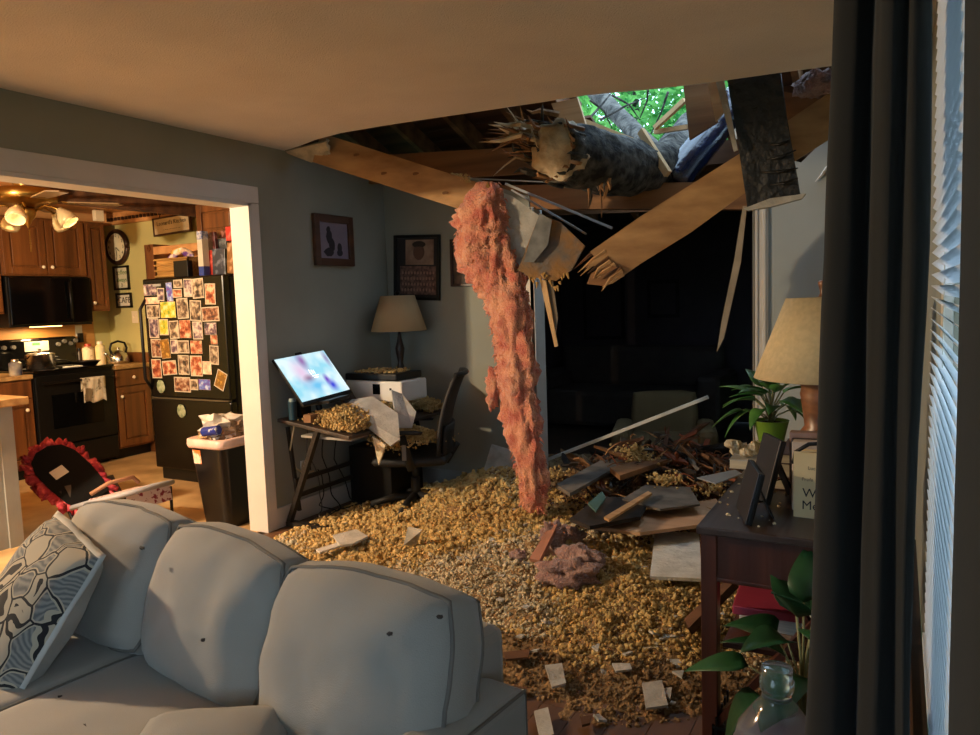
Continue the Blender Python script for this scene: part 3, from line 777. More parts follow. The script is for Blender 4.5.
G().lathe([(.05, -.19), (.06, -.21), (.055, -.25), (.03, -.28), (.02, -.3), (.006, -.33), (.001, -.34)][::-1], n=16).obj('light_kit_hub', M_BRASS, t, smooth=True)
M_SHADE = pm('frosted_glass', (190, 172, 136), .2, var=.1, emit=(255, 196, 110), estr=.03, trans=.35)  # unlit glass, with a faint glow added
for k in range(5):
    a = R(k * 72 + 29)
    c, s_ = math.cos(a), math.sin(a)
    G().tube([(c * .04, s_ * .04, -.22), (c * .13, s_ * .13, -.18), (c * .2, s_ * .2, -.2), (c * .23, s_ * .23, -.22)], .008, 6).obj('lamp_arm', M_BRASS, t, smooth=True)
    g = G().lathe([(.022, 0), (.03, -.02), (.055, -.06), (.065, -.1), (.06, -.125), (.056, -.122), (.06, -.1), (.05, -.06), (.02, -.02)], n=14)
    M3 = Matrix.Translation((c * .225, s_ * .225, -.21)) @ Matrix.Rotation(R(38), 4, Vector((s_, -c, 0)))
    g.warp(lambda p: M3 @ p)
    g.obj('glass_shade', M_SHADE, t, smooth=True)
    bp = M3 @ Vector((0, 0, -.14))
    ld = bpy.data.lights.new('fan_fill_light', 'POINT'); ld.energy = .9; ld.color = (1, .66, .34); ld.shadow_soft_size = .03  # fan lamps are off; weak fill light added for the cabinets
    lo = bpy.data.objects.new('fan_fill_light', ld); COL.objects.link(lo); lo.parent = t; lo.location = bp
g = G()
for k in range(9):
    g.cyc((0.01, 0.0, -.35 - k * .018), (.006, .006, .008), 6, 4)
g.obj('pull_chain', M_BRASS, t)

# dining pendant (just left of the frame): the warm key light through the opening
t = thing('pendant_lamp', 'warm pendant lamp over the dining end of the kitchen', 'pendant lamp', (-4.5, 1.1, CZ))
G().cyl((0, 0, 0), (0, 0, -.02), .06, n=16).obj('canopy', M_BRASS, t)
G().cyl((0, 0, -.02), (0, 0, -.3), .005, n=6).obj('cord', M_BLACK, t)
G().lathe([(.03, -.28), (.05, -.3), (.03, -.32)], n=12).obj('socket', M_BRASS, t)
G().cyc((0, 0, -.37), (.035, .035, .045), 12, 8).obj('bulb', pm('bulb_glow', (255, 230, 190), .4, emit=(255, 205, 130), estr=20), t, smooth=True)
ld = bpy.data.lights.new('pendant_light', 'POINT'); ld.energy = 420; ld.color = (1, .77, .5); ld.shadow_soft_size = .05
lo = bpy.data.objects.new('pendant_light', ld); COL.objects.link(lo); lo.parent = t; lo.location = (0, 0, -.43)

# trash can
t = thing('trash_can', 'tall black kitchen trash can with full liner', 'trash can', (-3.84, 3.36, 0))
def rrect(w, d, z, r=.05, n=5):
    pts = []
    for cx, cy, a0 in ((w / 2 - r, d / 2 - r, 0), (-w / 2 + r, d / 2 - r, 90), (-w / 2 + r, -d / 2 + r, 180), (w / 2 - r, -d / 2 + r, 270)):
        for k in range(n):
            a = R(a0 + 90 * k / (n - 1)); pts.append((cx + r * math.cos(a), cy + r * math.sin(a), z))
    return pts
def loft(rings, cap=True):
    n_ = len(rings[0]); vs = [p for r_ in rings for p in r_]; fs = []
    for i in range(len(rings) - 1):
        for k in range(n_):
            fs.append((i * n_ + k, i * n_ + (k + 1) % n_, (i + 1) * n_ + (k + 1) % n_, (i + 1) * n_ + k))
    if cap:
        fs.append(tuple(range(n_))[::-1]); fs.append(tuple(range((len(rings) - 1) * n_, len(rings) * n_)))
    return G().add(vs, fs)
loft([rrect(.24, .3, 0), rrect(.31, .4, .55), rrect(.33, .42, .55), rrect(.33, .42, .57), rrect(.30, .39, .57), rrect(.29, .38, .5)]).obj('bin_body', pm('bin_black', (9, 9, 9), .3), t, auto=True)
M_LINER = pm('liner', (222, 190, 176), .35, var=.15, scale=10)
loft([rrect(.335, .425, .525), rrect(.345, .435, .545), rrect(.34, .43, .578), rrect(.31, .4, .585), rrect(.28, .37, .555)]).obj('liner_rim', M_LINER, t, smooth=True)
st = G().slab([(-.11, -.1905, .42), (-.04, -.1905, .42), (-.04, -.1985, .51), (-.11, -.1985, .51)], .002).obj('sticker', pm('sticker', (226, 120, 50), .5, c2=(236, 214, 190), scale=18, ramp=(.45, .55)), t)
st.location = (0, -.0015, 0)
for i, (x, y_, z, rx_, ry_, rz_, col, lb, cat) in enumerate(((-.03, 0, .62, .13, .16, .09, (196, 188, 176), 'crumpled clear plastic wrap on top of the trash', 'plastic wrap'), (.07, -.02, .61, .07, .1, .06, (120, 96, 76), 'crumpled brown wrapper at the right of the trash', 'wrapper'), (-.08, -.1, .585, .06, .06, .04, (180, 150, 110), 'tan paper scrap at the left of the trash', 'paper scrap'))):
    g = G().cyc((0, 0, 0), (rx_, ry_, rz_), 16, 12, .7, 3.2, i)
    o = g.obj('crumpled_wrapper', pm('trash_%d' % i, col, .25, c2=tuple(min(255, q + 30) for q in col), scale=16, bump=.6, bscale=20)); o.location = (-3.84 + x, 3.36 + y_, z)
    tag(o, lb, cat)
o = G().cyl((-.06, 0, 0), (.06, 0, 0), .03, n=14).obj('soda_can', pm('can_blue', (26, 44, 130), .3, c2=(200, 205, 215), scale=20, ramp=(.62, .66)), auto=True)
o.location = (-3.8, 3.19, .635); o.rotation_euler = (0, R(-8), R(8)); tag(o, 'blue can lying on top of the full trash can', 'can')

# baby bouncer seat
bx, by = -4.59, 2.97
t = thing('baby_seat', 'black baby bouncer seat with red ruffled edge', 'baby seat', (bx, by, 0), R(0)); t.scale = (.85, .85, .85)
# reclined back shell seen from behind: axis from lower right to upper left
ax = Vector((-.42, -.18, .46)).normalized(); sd = Vector((.25, .9, .1)); sd = (sd - ax * sd.dot(ax)).normalized(); nn = ax.cross(sd)
O = Vector((-.06, -.06, .2))
def shell(u, v, off=0):
    return O + ax * v + sd * u + nn * (off - .5 * u * u)
prof = [(0, .13), (.1, .16), (.26, .175), (.42, .17), (.52, .13), (.57, .05)]
g = G(); vs = []; fs = []
for off in (0, .03):
    for v, w in prof:
        for k in range(7):
            vs.append(shell(-w + 2 * w * k / 6, v, off))
def gi(o_, i, k): return o_ * len(prof) * 7 + i * 7 + k
for i in range(len(prof) - 1):
    for k in range(6):
        fs.append((gi(0, i, k), gi(0, i, k + 1), gi(0, i + 1, k + 1), gi(0, i + 1, k))); fs.append((gi(1, i, k), gi(1, i + 1, k), gi(1, i + 1, k + 1), gi(1, i, k + 1)))
g.add(vs, fs); g.obj('back_shell', pm('bouncer_black', (9, 8, 8), .9, var=.15, spec=.2), t, smooth=True)
# ruffle round the edge
pts = [shell(-w, v, .01) for v, w in prof] + [shell(w, v, .01) for v, w in reversed(prof)]
path = []
for i in range(len(pts) - 1):
    for q in range(20):
        path.append(pts[i].lerp(pts[i + 1], q / 12))
c0 = shell(0, .25, 0)
g = G(); vs = []; fs = []
for i, p in enumerate(path):
    o_ = (p - c0).normalized()
    wv = math.sin(i * 1.0 + 2.2 * math.sin(i * .23)) * .024
    vs += [p, p + o_ * .04 + nn * (wv + .015), p + o_ * (.05 + .07 * abs(fnoise((i * .11, 3, 0), 1))) + nn * (wv * 1.6 + .03)]
for i in range(len(path) - 1):
    fs += [(i * 3, i * 3 + 1, i * 3 + 4, i * 3 + 3), (i * 3 + 1, i * 3 + 2, i * 3 + 5, i * 3 + 4)]
g.add(vs, fs); o = g.obj('ruffle', pm('ruffle_red', (150, 34, 50), .8, c2=(214, 96, 100), scale=22, ramp=(.5, .7)), t, smooth=True)
m_ = o.modifiers.new('thick', 'SOLIDIFY'); m_.thickness = .004
lp = [shell(u, v, -.004) for u, v in ((-.09, .3), (.02, .3), (.02, .38), (-.09, .38))]
G().slab(lp, .002).obj('warning_label', pm('care_label', (190, 184, 172), .6), t)
# tray / foot part and frame
M_GREYF = pm('bouncer_grey', (150, 152, 160), .55, var=.05)
G().tube([(-.05, -.25, .19), (.2, -.22, .26), (.5, -.2, .33), (.53, -.0, .34), (.5, .22, .33), (.2, .24, .26), (-.02, .22, .2)], .02, 8).obj('front_frame', M_GREYF, t, smooth=True)
G().slab([(.08, -.2, .24), (.5, -.17, .325), (.5, .19, .325), (.08, .21, .24)], .03).obj('leg_pad', pm('floral_pad', (206, 190, 186), .85, c2=(130, 44, 58), scale=30, ramp=(.55, .6)), t, bevel=.01)
G().slab([(.5, -.17, .325), (.5, .19, .325), (.52, .19, .2), (.52, -.17, .2)], .015).obj('foot_panel', MATS['floral_pad'], t)
for s_ in (-1, 1):
    G().tube([(-.2, s_ * .22 - .02, .3), (-.1, s_ * .23, .12), (-.02, s_ * .23, .015), (.45, s_ * .22, .015), (.5, s_ * .2, .05), (.5, s_ * .2, .3)], .012, 8).obj('base_tube', M_BLACK, t, smooth=True)
G().tube([(-.02, -.23, .015), (-.06, 0, .015), (-.02, .23, .015)], .012, 8).obj('base_tube', M_BLACK, t, smooth=True)
G().tube([(.12, -.2, .3), (.2, -.1, .37), (.2, .1, .37), (.12, .2, .3)], .016, 8).obj('safety_bar', pm('bar_tan', (150, 110, 84), .6), t, smooth=True)
G().slab([(-.2, -.2, .33), (-.2, .2, .33), (-.05, .2, .1), (-.05, -.2, .1)], .012).obj('storage_cloth', pm('bouncer_cloth', (70, 66, 62), .9), t)
# =================================================================== SOFA
M_SOFA = pm('sofa_linen', (138, 133, 124), .9, var=.06, scale=3, bump=.15, bscale=350, sheen=.2)
M_PIPE = pm('sofa_piping', (98, 93, 86), .9, var=.06)
def cushion(w, h, d, puff, seed=0, n=16, wr=.008, cr=.16):
    """boxed cushion: width x, height z, thickness y; returns (G, front loop, back loop)"""
    def outline(u, v):
        # square to rounded rectangle
        k = cr
        m = max(abs(u), abs(v))
        r = math.hypot(u, v)
        if m < 1e-9: return 0., 0.
        q = 1 - k * max(0, (r / m - 1)) * m ** 4
        return u * q * w / 2, v * q * h / 2
    g = G(); vs = []; fs = []
    N = n + 1
    for sgn in (-1, 1):
        for i in range(N):
            for k in range(N):
                u, v = -1 + 2 * i / n, -1 + 2 * k / n
                x, z = outline(u, v)
                b = max(0, (1 - u * u)) ** .5 * max(0, (1 - v * v)) ** .5
                wv = wr * fnoise((x * 7 + seed * 5, z * 7, sgn * 3.), 1.2, 2)
                x2 = x * (1 + .02 * fnoise((z * 4, seed, 1), 1)); z2 = z * (1 + .035 * fnoise((x * 5, seed + 3, 2), 1))
                vs.append((x2, sgn * (d / 2 + puff * b ** .8) + wv, z2))
    def id(s_, i, k): return (0 if s_ < 0 else N * N) + i * N + k
    for i in range(n):
        for k in range(n):
            fs.append((id(-1, i, k), id(-1, i + 1, k), id(-1, i + 1, k + 1), id(-1, i, k + 1)))
            fs.append((id(1, i, k), id(1, i, k + 1), id(1, i + 1, k + 1), id(1, i + 1, k)))
    ring = [(i, 0) for i in range(n)] + [(n, k) for k in range(n)] + [(n - i, n) for i in range(n)] + [(0, n - k) for k in range(n)]
    mid0 = len(vs)
    c = len(ring)
    for i, k in ring:
        a = Vector(vs[id(-1, i, k)]); b = Vector(vs[id(1, i, k)])
        m = (a + b) / 2; o = Vector((m.x / w, 0, m.z / h)) * .035
        vs.append(tuple(m + o))
    for q in range(c):
        a, b = ring[q], ring[(q + 1) % c]
        m0, m1 = mid0 + q, mid0 + (q + 1) % c
        fs.append((id(-1, *b), id(-1, *a), m0, m1)); fs.append((m1, m0, id(1, *a), id(1, *b)))
    g.add(vs, fs)
    loops = [[Vector(vs[id(s_, *r_)]) for r_ in ring] for s_ in (-1, 1)]
    return g, loops[0], loops[1]

sofa = thing('sofa', 'pale grey linen three-seat sofa with loose piped cushions', 'sofa', (-.70, 1.39, 0), R(-7))
G().b2((-1.85, -.80, .08), (-.0, .09, .30)).obj('base_frame', M_SOFA, sofa, bevel=.02)
G().b2((-1.74, -.06, .2), (-.125, .10, .63)).obj('back_frame', M_SOFA, sofa, bevel=.03)
for x0 in (-.125, -1.85):
    a_ = G().b2((x0, -.80, .1), (x0 + .125, -.0, .55)).obj('arm', M_SOFA, sofa, bevel=.018)
    xe = x0 + .125 if x0 > -.5 else x0
    G().tube([(xe - .004, -.79, .546), (xe - .004, -.01, .546), (xe - .004, -.004, .1)], .004, 6).obj('piping', M_PIPE, a_, smooth=True)
for x0, y0 in ((-.05, -.04), (-1.8, -.04), (-.05, -.75), (-1.8, -.75)):
    G().box((x0, y0, .04), (.06, .06, .08)).obj('leg', M_BLACK, sofa)
for i in range(3):
    g, lf, lb = cushion(.535, .62, .13, .02, 20 + i, wr=.004, cr=.05)
    o = g.obj('seat_cushion', M_SOFA, sofa, smooth=True); o.rotation_euler = (R(-90), 0, 0); o.location = (-.395 - .53 * i, -.46, .35)
    for lp in (lf, lb):
        G().tube(lp + [lp[0]], .005, 6, False).obj('piping', M_PIPE, o, smooth=True)
for i in range(3):
    g, lf, lb = cushion(.56, .41, .11, .075, i, wr=.016, cr=.3)
    o = g.obj('back_cushion', M_SOFA, sofa, smooth=True)
    o.rotation_euler = (R(-20 - i), R((-1.5, 2, -1)[i]), R((2, -2, 1)[i]))
    o.location = (-.345 - .528 * i, -.155, .575 + .006 * i)
    for lp in (lf, lb):
        G().tube(lp + [lp[0]], .0055, 6, False).obj('piping', M_PIPE, o, smooth=True)

# patterned throw pillow
def pillow_mat():
    m = bpy.data.materials.new('pillow_print'); m.use_nodes = True
    nt = m.node_tree; b = nt.nodes['Principled BSDF']; b.inputs['Roughness'].default_value = .95
    tc = nt.nodes.new('ShaderNodeTexCoord')
    nz = nt.nodes.new('ShaderNodeTexNoise'); nz.inputs['Scale'].default_value = 6
    nt.links.new(tc.outputs['Object'], nz.inputs['Vector'])
    mx = nt.nodes.new('ShaderNodeMix'); mx.data_type = 'RGBA'; mx.inputs[0].default_value = .12
    nt.links.new(tc.outputs['Object'], mx.inputs[6]); nt.links.new(nz.outputs['Color'], mx.inputs[7])
    v1 = nt.nodes.new('ShaderNodeTexVoronoi'); v1.inputs['Scale'].default_value = 12.5; v1.feature = 'DISTANCE_TO_EDGE'
    v2 = nt.nodes.new('ShaderNodeTexVoronoi'); v2.inputs['Scale'].default_value = 12.5
    for v in (v1, v2): nt.links.new(mx.outputs[2], v.inputs['Vector'])
    wv = nt.nodes.new('ShaderNodeTexWave'); wv.wave_type = 'RINGS'; wv.inputs['Scale'].default_value = 26; wv.inputs['Distortion'].default_value = 4
    nt.links.new(tc.outputs['Object'], wv.inputs['Vector'])
    sx = nt.nodes.new('ShaderNodeSeparateColor'); nt.links.new(v2.outputs['Color'], sx.inputs[0])
    def mth(op, a, val=None, b_=None):
        q = nt.nodes.new('ShaderNodeMath'); q.operation = op; nt.links.new(a, q.inputs[0])
        if b_ is not None: nt.links.new(b_, q.inputs[1])
        elif val is not None: q.inputs[1].default_value = val
        return q.outputs[0]
    line = mth('LESS_THAN', v1.outputs['Distance'], .035)
    inner = mth('GREATER_THAN', v1.outputs['Distance'], .085)
    dark = mth('GREATER_THAN', sx.outputs[0], .45)
    fillm = mth('MULTIPLY', inner, b_=dark)
    core = mth('GREATER_THAN', v1.outputs['Distance'], .2); c2 = mth('LESS_THAN', sx.outputs[0], .3); corem = mth('MULTIPLY', core, b_=c2)
    wmix = nt.nodes.new('ShaderNodeMix'); wmix.data_type = 'RGBA'
    wmix.inputs[6].default_value = (*lin((88, 90, 90)), 1); wmix.inputs[7].default_value = (*lin((130, 128, 120)), 1)
    nt.links.new(wv.outputs['Fac'], wmix.inputs[0])
    m1 = nt.nodes.new('ShaderNodeMix'); m1.data_type = 'RGBA'; m1.inputs[6].default_value = (*lin((160, 150, 130)), 1)
    nt.links.new(fillm, m1.inputs[0]); nt.links.new(wmix.outputs[2], m1.inputs[7])
    m2 = nt.nodes.new('ShaderNodeMix'); m2.data_type = 'RGBA'; m2.inputs[7].default_value = (*lin((24, 24, 26)), 1)
    ad = mth('MAXIMUM', line, b_=corem)
    nt.links.new(ad, m2.inputs[0]); nt.links.new(m1.outputs[2], m2.inputs[6])
    nt.links.new(m2.outputs[2], b.inputs['Base Color'])
    return m
t = thing('throw_pillow', 'square throw pillow with black and grey abstract print', 'pillow', (-2.17, 1.16, .575))
g, lf, lb = cushion(.42, .42, .015, .085, 9, n=20, wr=.006, cr=.02)
k = len(g.v)
N = 21
fr = G(); fr.v = g.v; fr.f = [f for f in g.f if all(i < N * N for i in f)]
bk = G(); bk.v = g.v; bk.f = [f for f in g.f if any(i >= N * N for i in f)]
fo = fr.obj('printed_face', pillow_mat(), t, smooth=True); bo = bk.obj('plain_back', pm('pillow_back', (170, 168, 160), .95), t, smooth=True)
t.rotation_euler = Euler((R(-35), R(6), R(-16)), 'XYZ')
# pale cushion on the seat
g, lf, lb = cushion(.3, .3, .03, .045, 14, wr=.008)
o = g.obj('lumbar_cushion', M_SOFA, smooth=True); o.location = (-1.27, .985, .455); o.rotation_euler = (R(-86), R(0), R(35)); tag(o, 'pale cushion lying flat on the sofa seat at bottom edge', 'cushion')
# dark crumbs on the sofa
M_CRUMB = pm('dark_crumb', (52, 44, 38), .9)
for i, (px, py, ax_, v) in enumerate(((142, 548, 1, 1.27), (85, 726, 2, .43), (203, 640, 1, 1.12), (440, 617, 1, 1.13), (390, 634, 1, 1.10), (60, 697, 2, .43))):
    p = P(px, py, ax_, v)
    o = G().cyc((0, 0, 0), (.014 if i in (0, 1) else .006, .005, .004), 8, 5, .6, 3, i).obj('bark_crumb', M_CRUMB); o.location = p; o.rotation_euler = (0, 0, rnd.uniform(0, 3))
    tag(o, 'small dark bark crumb fallen on the pale sofa', 'crumb', 'bark crumbs on the sofa')

# =================================================================== WALL PICTURES
def picture(name, loc, w, h, label, fcol, bwid, rz_, tilt, mat):
    t = thing(name, label, 'picture', loc, rot=(0, R(tilt), 0) if rz_ == 0 else (R(tilt), 0, R(rz_)))
    fm = wood('pframe_%d' % fcol[0], fcol, tuple(min(255, q + 24) for q in fcol), 'x', 8, .45)
    for a, c in (((-w / 2, -.025, -h / 2), (-w / 2 + bwid, 0, h / 2)), ((w / 2 - bwid, -.025, -h / 2), (w / 2, 0, h / 2)), ((-w / 2 + bwid, -.025, -h / 2), (w / 2 - bwid, 0, -h / 2 + bwid)), ((-w / 2 + bwid, -.025, h / 2 - bwid), (w / 2 - bwid, 0, h / 2))):
        G().b2(a, c).obj('frame_bar', fm, t, bevel=.004)
    return t
# brown frame on the left wall (faces +X)
t = thing('picture', 'brown wood framed picture of dark figures on the left wall', 'picture', (LX + .002, 4.015, 1.845), rot=(0, 0, R(90)))
w, h, b = .40, .345, .05
fm = wood('brown_frame', (62, 36, 22), (96, 58, 36), 'x', 8, .4)
for a, c in (((-w / 2, -.03, -h / 2), (-w / 2 + b, 0, h / 2)), ((w / 2 - b, -.03, -h / 2), (w / 2, 0, h / 2)), ((-w / 2 + b, -.03, -h / 2), (w / 2 - b, 0, -h / 2 + b)), ((-w / 2 + b, -.03, h / 2 - b), (w / 2 - b, 0, h / 2))):
    G().b2(a, c).obj('frame_bar', fm, t, bevel=.004)
pr = G().b2((-w / 2 + b, -.012, -h / 2 + b), (w / 2 - b, -.004, h / 2 - b)).obj('print', pm('print_lilac', (132, 122, 140), .5, var=.08), t)
M_INK = pm('print_ink', (34, 30, 44), .6)
for cx, cz, rx_, rz2 in ((-.05, .07, .02, .024), (-.045, .025, .03, .05), (-.02, -.03, .03, .05), (-.055, -.08, .05, .03), (.06, -.045, .024, .03), (.06, -.08, .03, .025)):
    G().cyc((cx, -.013, cz), (rx_, .002, rz2), 12, 6, .25, 3, cx * 90).obj('figure', M_INK, pr)
# black frame with two photographs on the back wall (crooked)
t = thing('picture', 'crooked black frame holding two stacked sepia photographs', 'picture', (-3.155, BY - .002, 1.66), rot=(0, R(3.0), 0))
w, h, b = .41, .48, .022
for a, c in (((-w / 2, -.025, -h / 2), (-w / 2 + b, 0, h / 2)), ((w / 2 - b, -.025, -h / 2), (w / 2, 0, h / 2)), ((-w / 2 + b, -.025, -h / 2), (w / 2 - b, 0, -h / 2 + b)), ((-w / 2 + b, -.025, h / 2 - b), (w / 2 - b, 0, h / 2))):
    G().b2(a, c).obj('frame_bar', M_BLACK, t, bevel=.003)
G().b2((-w / 2 + b, -.01, -h / 2 + b), (w / 2 - b, -.004, h / 2 - b)).obj('mat_board', pm('mat_dark', (40, 38, 40), .8), t)
p1 = G().b2((-.10, -.014, .02), (.15, -.01, .205)).obj('portrait_photo', pm('sepia_portrait', (120, 94, 80), .5, c2=(160, 136, 118), scale=9), t)
G().cyc((.02, -.015, .115), (.05, .003, .06), 14, 8).obj('face', pm('sepia_face', (92, 66, 56), .6), p1, smooth=True)
G().cyc((.02, -.015, .17), (.06, .003, .025), 14, 8).obj('cap', pm('sepia_dark', (40, 30, 28), .6), p1, smooth=True)
p2 = G().b2((-.15, -.014, -.2), (.17, -.01, .01)).obj('group_photo', pm('sepia_group', (70, 46, 42), .5, c2=(126, 98, 88), scale=40), t)
hd = None
for r_ in range(4):
    for c_ in range(11):
        l_ = (-.13 + c_ * .0275 + .006 * (r_ % 2), -.0145, -.165 + r_ * .042)
        if hd is None:
            hd = G().cyc((0, 0, 0), (.008, .002, .012), 8, 5).obj('figure', pm('sepia_head', (150, 118, 104), .6), p2); hd.location = l_
        else:
            part_copy(hd, l_)
t = thing('picture', 'small dark framed photo half hidden by hanging pink insulation', 'picture', (-2.745, BY - .002, 1.675), rot=(0, R(1), 0))
w, h, b = .22, .34, .02
for a, c in (((-w / 2, -.025, -h / 2), (-w / 2 + b, 0, h / 2)), ((w / 2 - b, -.025, -h / 2), (w / 2, 0, h / 2)), ((-w / 2 + b, -.025, -h / 2), (w / 2 - b, 0, -h / 2 + b)), ((-w / 2 + b, -.025, h / 2 - b), (w / 2 - b, 0, h / 2))):
    G().b2(a, c).obj('frame_bar', pm('maroon_frame', (52, 26, 24), .4), t, bevel=.003)
G().b2((-w / 2 + b, -.012, -h / 2 + b), (w / 2 - b, -.004, h / 2 - b)).obj('print', pm('dim_photo', (50, 34, 32), .5, c2=(110, 90, 80), scale=14), t)

# =================================================================== DESK CORNER
DA = R(8)      # desktop sags towards the room
desk = thing('desk', 'dark folding computer desk with angled metal leg, sagging under debris', 'desk', (-3.14, 3.95, 0))
M_DESK = wood('desk_top_wood', (40, 32, 28), (66, 54, 46), 'y', 6, .5)
def desk_z(x): return .705 - math.tan(DA) * (x + 3.42)
dt = G().box((0, 0, 0), (.58, 1.12, .022)).obj('desktop', M_DESK, desk, bevel=.003); dt.location = (0, 0, .66 - .011); dt.rotation_euler = (0, DA, 0)
G().box((0, 0, 0), (.4, .16, .015)).obj('keyboard_slide', pm('desk_slide', (150, 146, 138), .5), desk).location = (.05, -.42, .585)
M_LEG = pm('desk_leg', (40, 36, 34), .5, metal=.3)
for y_ in (-.53, .5):
    G().beam((-.26, y_, .03), (.02, y_, .64), .03, .035, (0, 1, 0)).obj('slanted_leg', M_LEG, desk)
    G().box((-.05, y_, .02), (.44, .05, .03)).obj('foot', M_LEG, desk)
    G().beam((-.26, y_ + .03, .64), (-.2, y_ + .03, .1), .02, .02, (0, 1, 0)).obj('back_leg', M_LEG, desk)
for z_ in (.2, .3):
    G().beam((-.2, -.53, z_), (-.2, .5, z_), .02, .025).obj('cross_bar', M_LEG, desk)
# computer under the desk
tag(G().b2((-3.36, 3.98, .0), (-3.0, 4.36, .42)).obj('computer_tower', M_BLACK, bevel=.01), 'black computer tower in shadow under the desk', 'computer')

# monitor (reclined)
bl, br_, tl, trr = Vector((-3.2, 3.34, .80)), Vector((-3.2, 3.79, .85)), Vector((-3.4, 3.4, 1.09)), Vector((-3.4, 3.88, 1.09))
u_ = ((br_ - bl) + (trr - tl)) / 2; v_ = ((tl - bl) + (trr - br_)) / 2
mw, mh = u_.length, v_.length
u_.normalize(); v_ = (v_ - u_ * v_.dot(u_)); v_.normalize(); n_ = u_.cross(v_)
mc = (bl + br_ + tl + trr) / 4
mon = thing('monitor', 'bright desktop monitor leaning back on the desk', 'monitor', mc)
mon.rotation_euler = Matrix((u_, v_, n_)).transposed().to_euler()
G().b2((-mw / 2, -mh / 2 - .022, -.022), (mw / 2, mh / 2, -.002)).obj('casing', M_BLACK, mon, bevel=.004)
def screen_mat():
    m = bpy.data.materials.new('screen_glow'); m.use_nodes = True
    nt = m.node_tree; b = nt.nodes['Principled BSDF']
    b.inputs['Base Color'].default_value = (.01, .01, .01, 1); b.inputs['Roughness'].default_value = .3
    tc = nt.nodes.new('ShaderNodeTexCoord')
    col = None
    nz = nt.nodes.new('ShaderNodeTexNoise'); nz.inputs['Scale'].default_value = 6
    nt.links.new(tc.outputs['Object'], nz.inputs['Vector'])
    cr = nt.nodes.new('ShaderNodeValToRGB')
    cr.color_ramp.elements[0].position = .4; cr.color_ramp.elements[0].color = (*lin((150, 215, 235)), 1)
    cr.color_ramp.elements[1].position = .6; cr.color_ramp.elements[1].color = (*lin((222, 242, 246)), 1)
    nt.links.new(nz.outputs['Fac'], cr.inputs[0]); col = cr.outputs[0]
    def spot(col, c, s, rgb, sharp=(.15, 1.05)):
        mp = nt.nodes.new('ShaderNodeMapping'); mp.vector_type = 'TEXTURE'
        mp.inputs['Location'].default_value = (*c, 0); mp.inputs['Scale'].default_value = (*s, 1)
        nt.links.new(tc.outputs['Object'], mp.inputs[0])
        ln = nt.nodes.new('ShaderNodeVectorMath'); ln.operation = 'LENGTH'; nt.links.new(mp.outputs[0], ln.inputs[0])
        r = nt.nodes.new('ShaderNodeMapRange'); r.inputs[1].default_value = sharp[1]; r.inputs[2].default_value = sharp[0]
        nt.links.new(ln.outputs['Value'], r.inputs[0])
        mx = nt.nodes.new('ShaderNodeMix'); mx.data_type = 'RGBA'; mx.inputs[7].default_value = (*lin(rgb), 1)
        nt.links.new(r.outputs[0], mx.inputs[0]); nt.links.new(col, mx.inputs[6])
        return mx.outputs[2]
    col = spot(col, (-.08, .04), (.09, .13), (226, 200, 226)); col = spot(col, (-.02, .12), (.05, .08), (150, 110, 170)); col = spot(col, (-.05, -.02), (.06, .04), (150, 110, 140))
    col = spot(col, (-.02, -.08), (.13, .07), (110, 190, 232)); col = spot(col, (.11, -.10), (.05, .06), (60, 70, 210)); col = spot(col, (.09, -.05), (.03, .05), (110, 60, 190)); col = spot(col, (.2, .1), (.03, .08), (150, 150, 190))
    col = spot(col, (.03, -.11), (.04, .04), (214, 240, 246))
    nt.links.new(col, b.inputs['Emission Color']); b.inputs['Emission Strength'].default_value = .95
    return m
G().b2((-mw / 2 + .006, -mh / 2 + .006, -.002), (mw / 2 - .006, mh / 2 - .006, .0)).obj('screen', screen_mat(), mon)
M_WGLOW = pm('white_glow', (255, 255, 255), .5, emit=(255, 255, 255), estr=1.1)
for (cx, cy, ww, hh) in ((-.012, .025, .008, .04), (.008, .025, .008, .03), (.024, .022, .006, .03), (.015, -.005, .06, .006), (.015, -.02, .04, .005)):
    G().b2((cx - ww / 2, cy - hh / 2, 0), (cx + ww / 2, cy + hh / 2, .0006)).obj('screen_text', M_WGLOW, mon)
G().b2((-.02, mh / 2, -.015), (.03, mh / 2 + .016, -.004)).obj('webcam', M_BLACK, mon)
G().cyl((0, 0, -.02), (0, -.2, -.12), .02, n=10).obj('stand_arm', M_BLACK, mon)
sb = G().box((0, 0, 0), (.2, .2, .02)).obj('stand_base', M_BLACK, mon, world=False); sb.location = (0, -.19, -.02); sb.rotation_euler = (R(-60), 0, 0)

t = thing('spray_can', 'dark teal cylindrical can at desk corner beside monitor', 'can', (-3.33, 3.43, desk_z(-3.33)))
G().cyl((0, 0, 0), (0, 0, .115), .026, n=16).obj('can_body', pm('can_teal', (26, 56, 70), .35), t, auto=True)
G().cyl((0, 0, .115), (0, 0, .135), .022, .018, 16).obj('can_cap', pm('can_cap', (130, 150, 156), .4), t, auto=True)
o = G().box((0, 0, .06), (.035, .1, .12)).obj('small_speaker', M_BLACK, bevel=.004); o.location = (-3.33, 3.53, desk_z(-3.33) + .004); tag(o, 'small dark speaker box between can and monitor', 'speaker')
o = G().box((0, 0, .0275), (.06, .07, .05)).obj('small_box', pm('carton_brown', (120, 86, 54), .7), bevel=.002); o.location = (-3.2, 3.45, desk_z(-3.2) + .004); tag(o, 'small brown carton below the monitor', 'box')
t = thing('printer', 'white printer with black lid covered in insulation crumbs', 'printer', (-3.12, 4.13, .74))
G().b2((-.24, -.15, 0), (.24, .15, .14)).obj('printer_body', M_WHITE, t, bevel=.012)
G().b2((-.24, -.15, .142), (.2, .15, .19)).obj('scanner_lid', M_BLACK, t, bevel=.01)
G().b2((.0, -.153, .05), (.06, -.149, .12)).obj('control_panel', M_BLACKG, t)
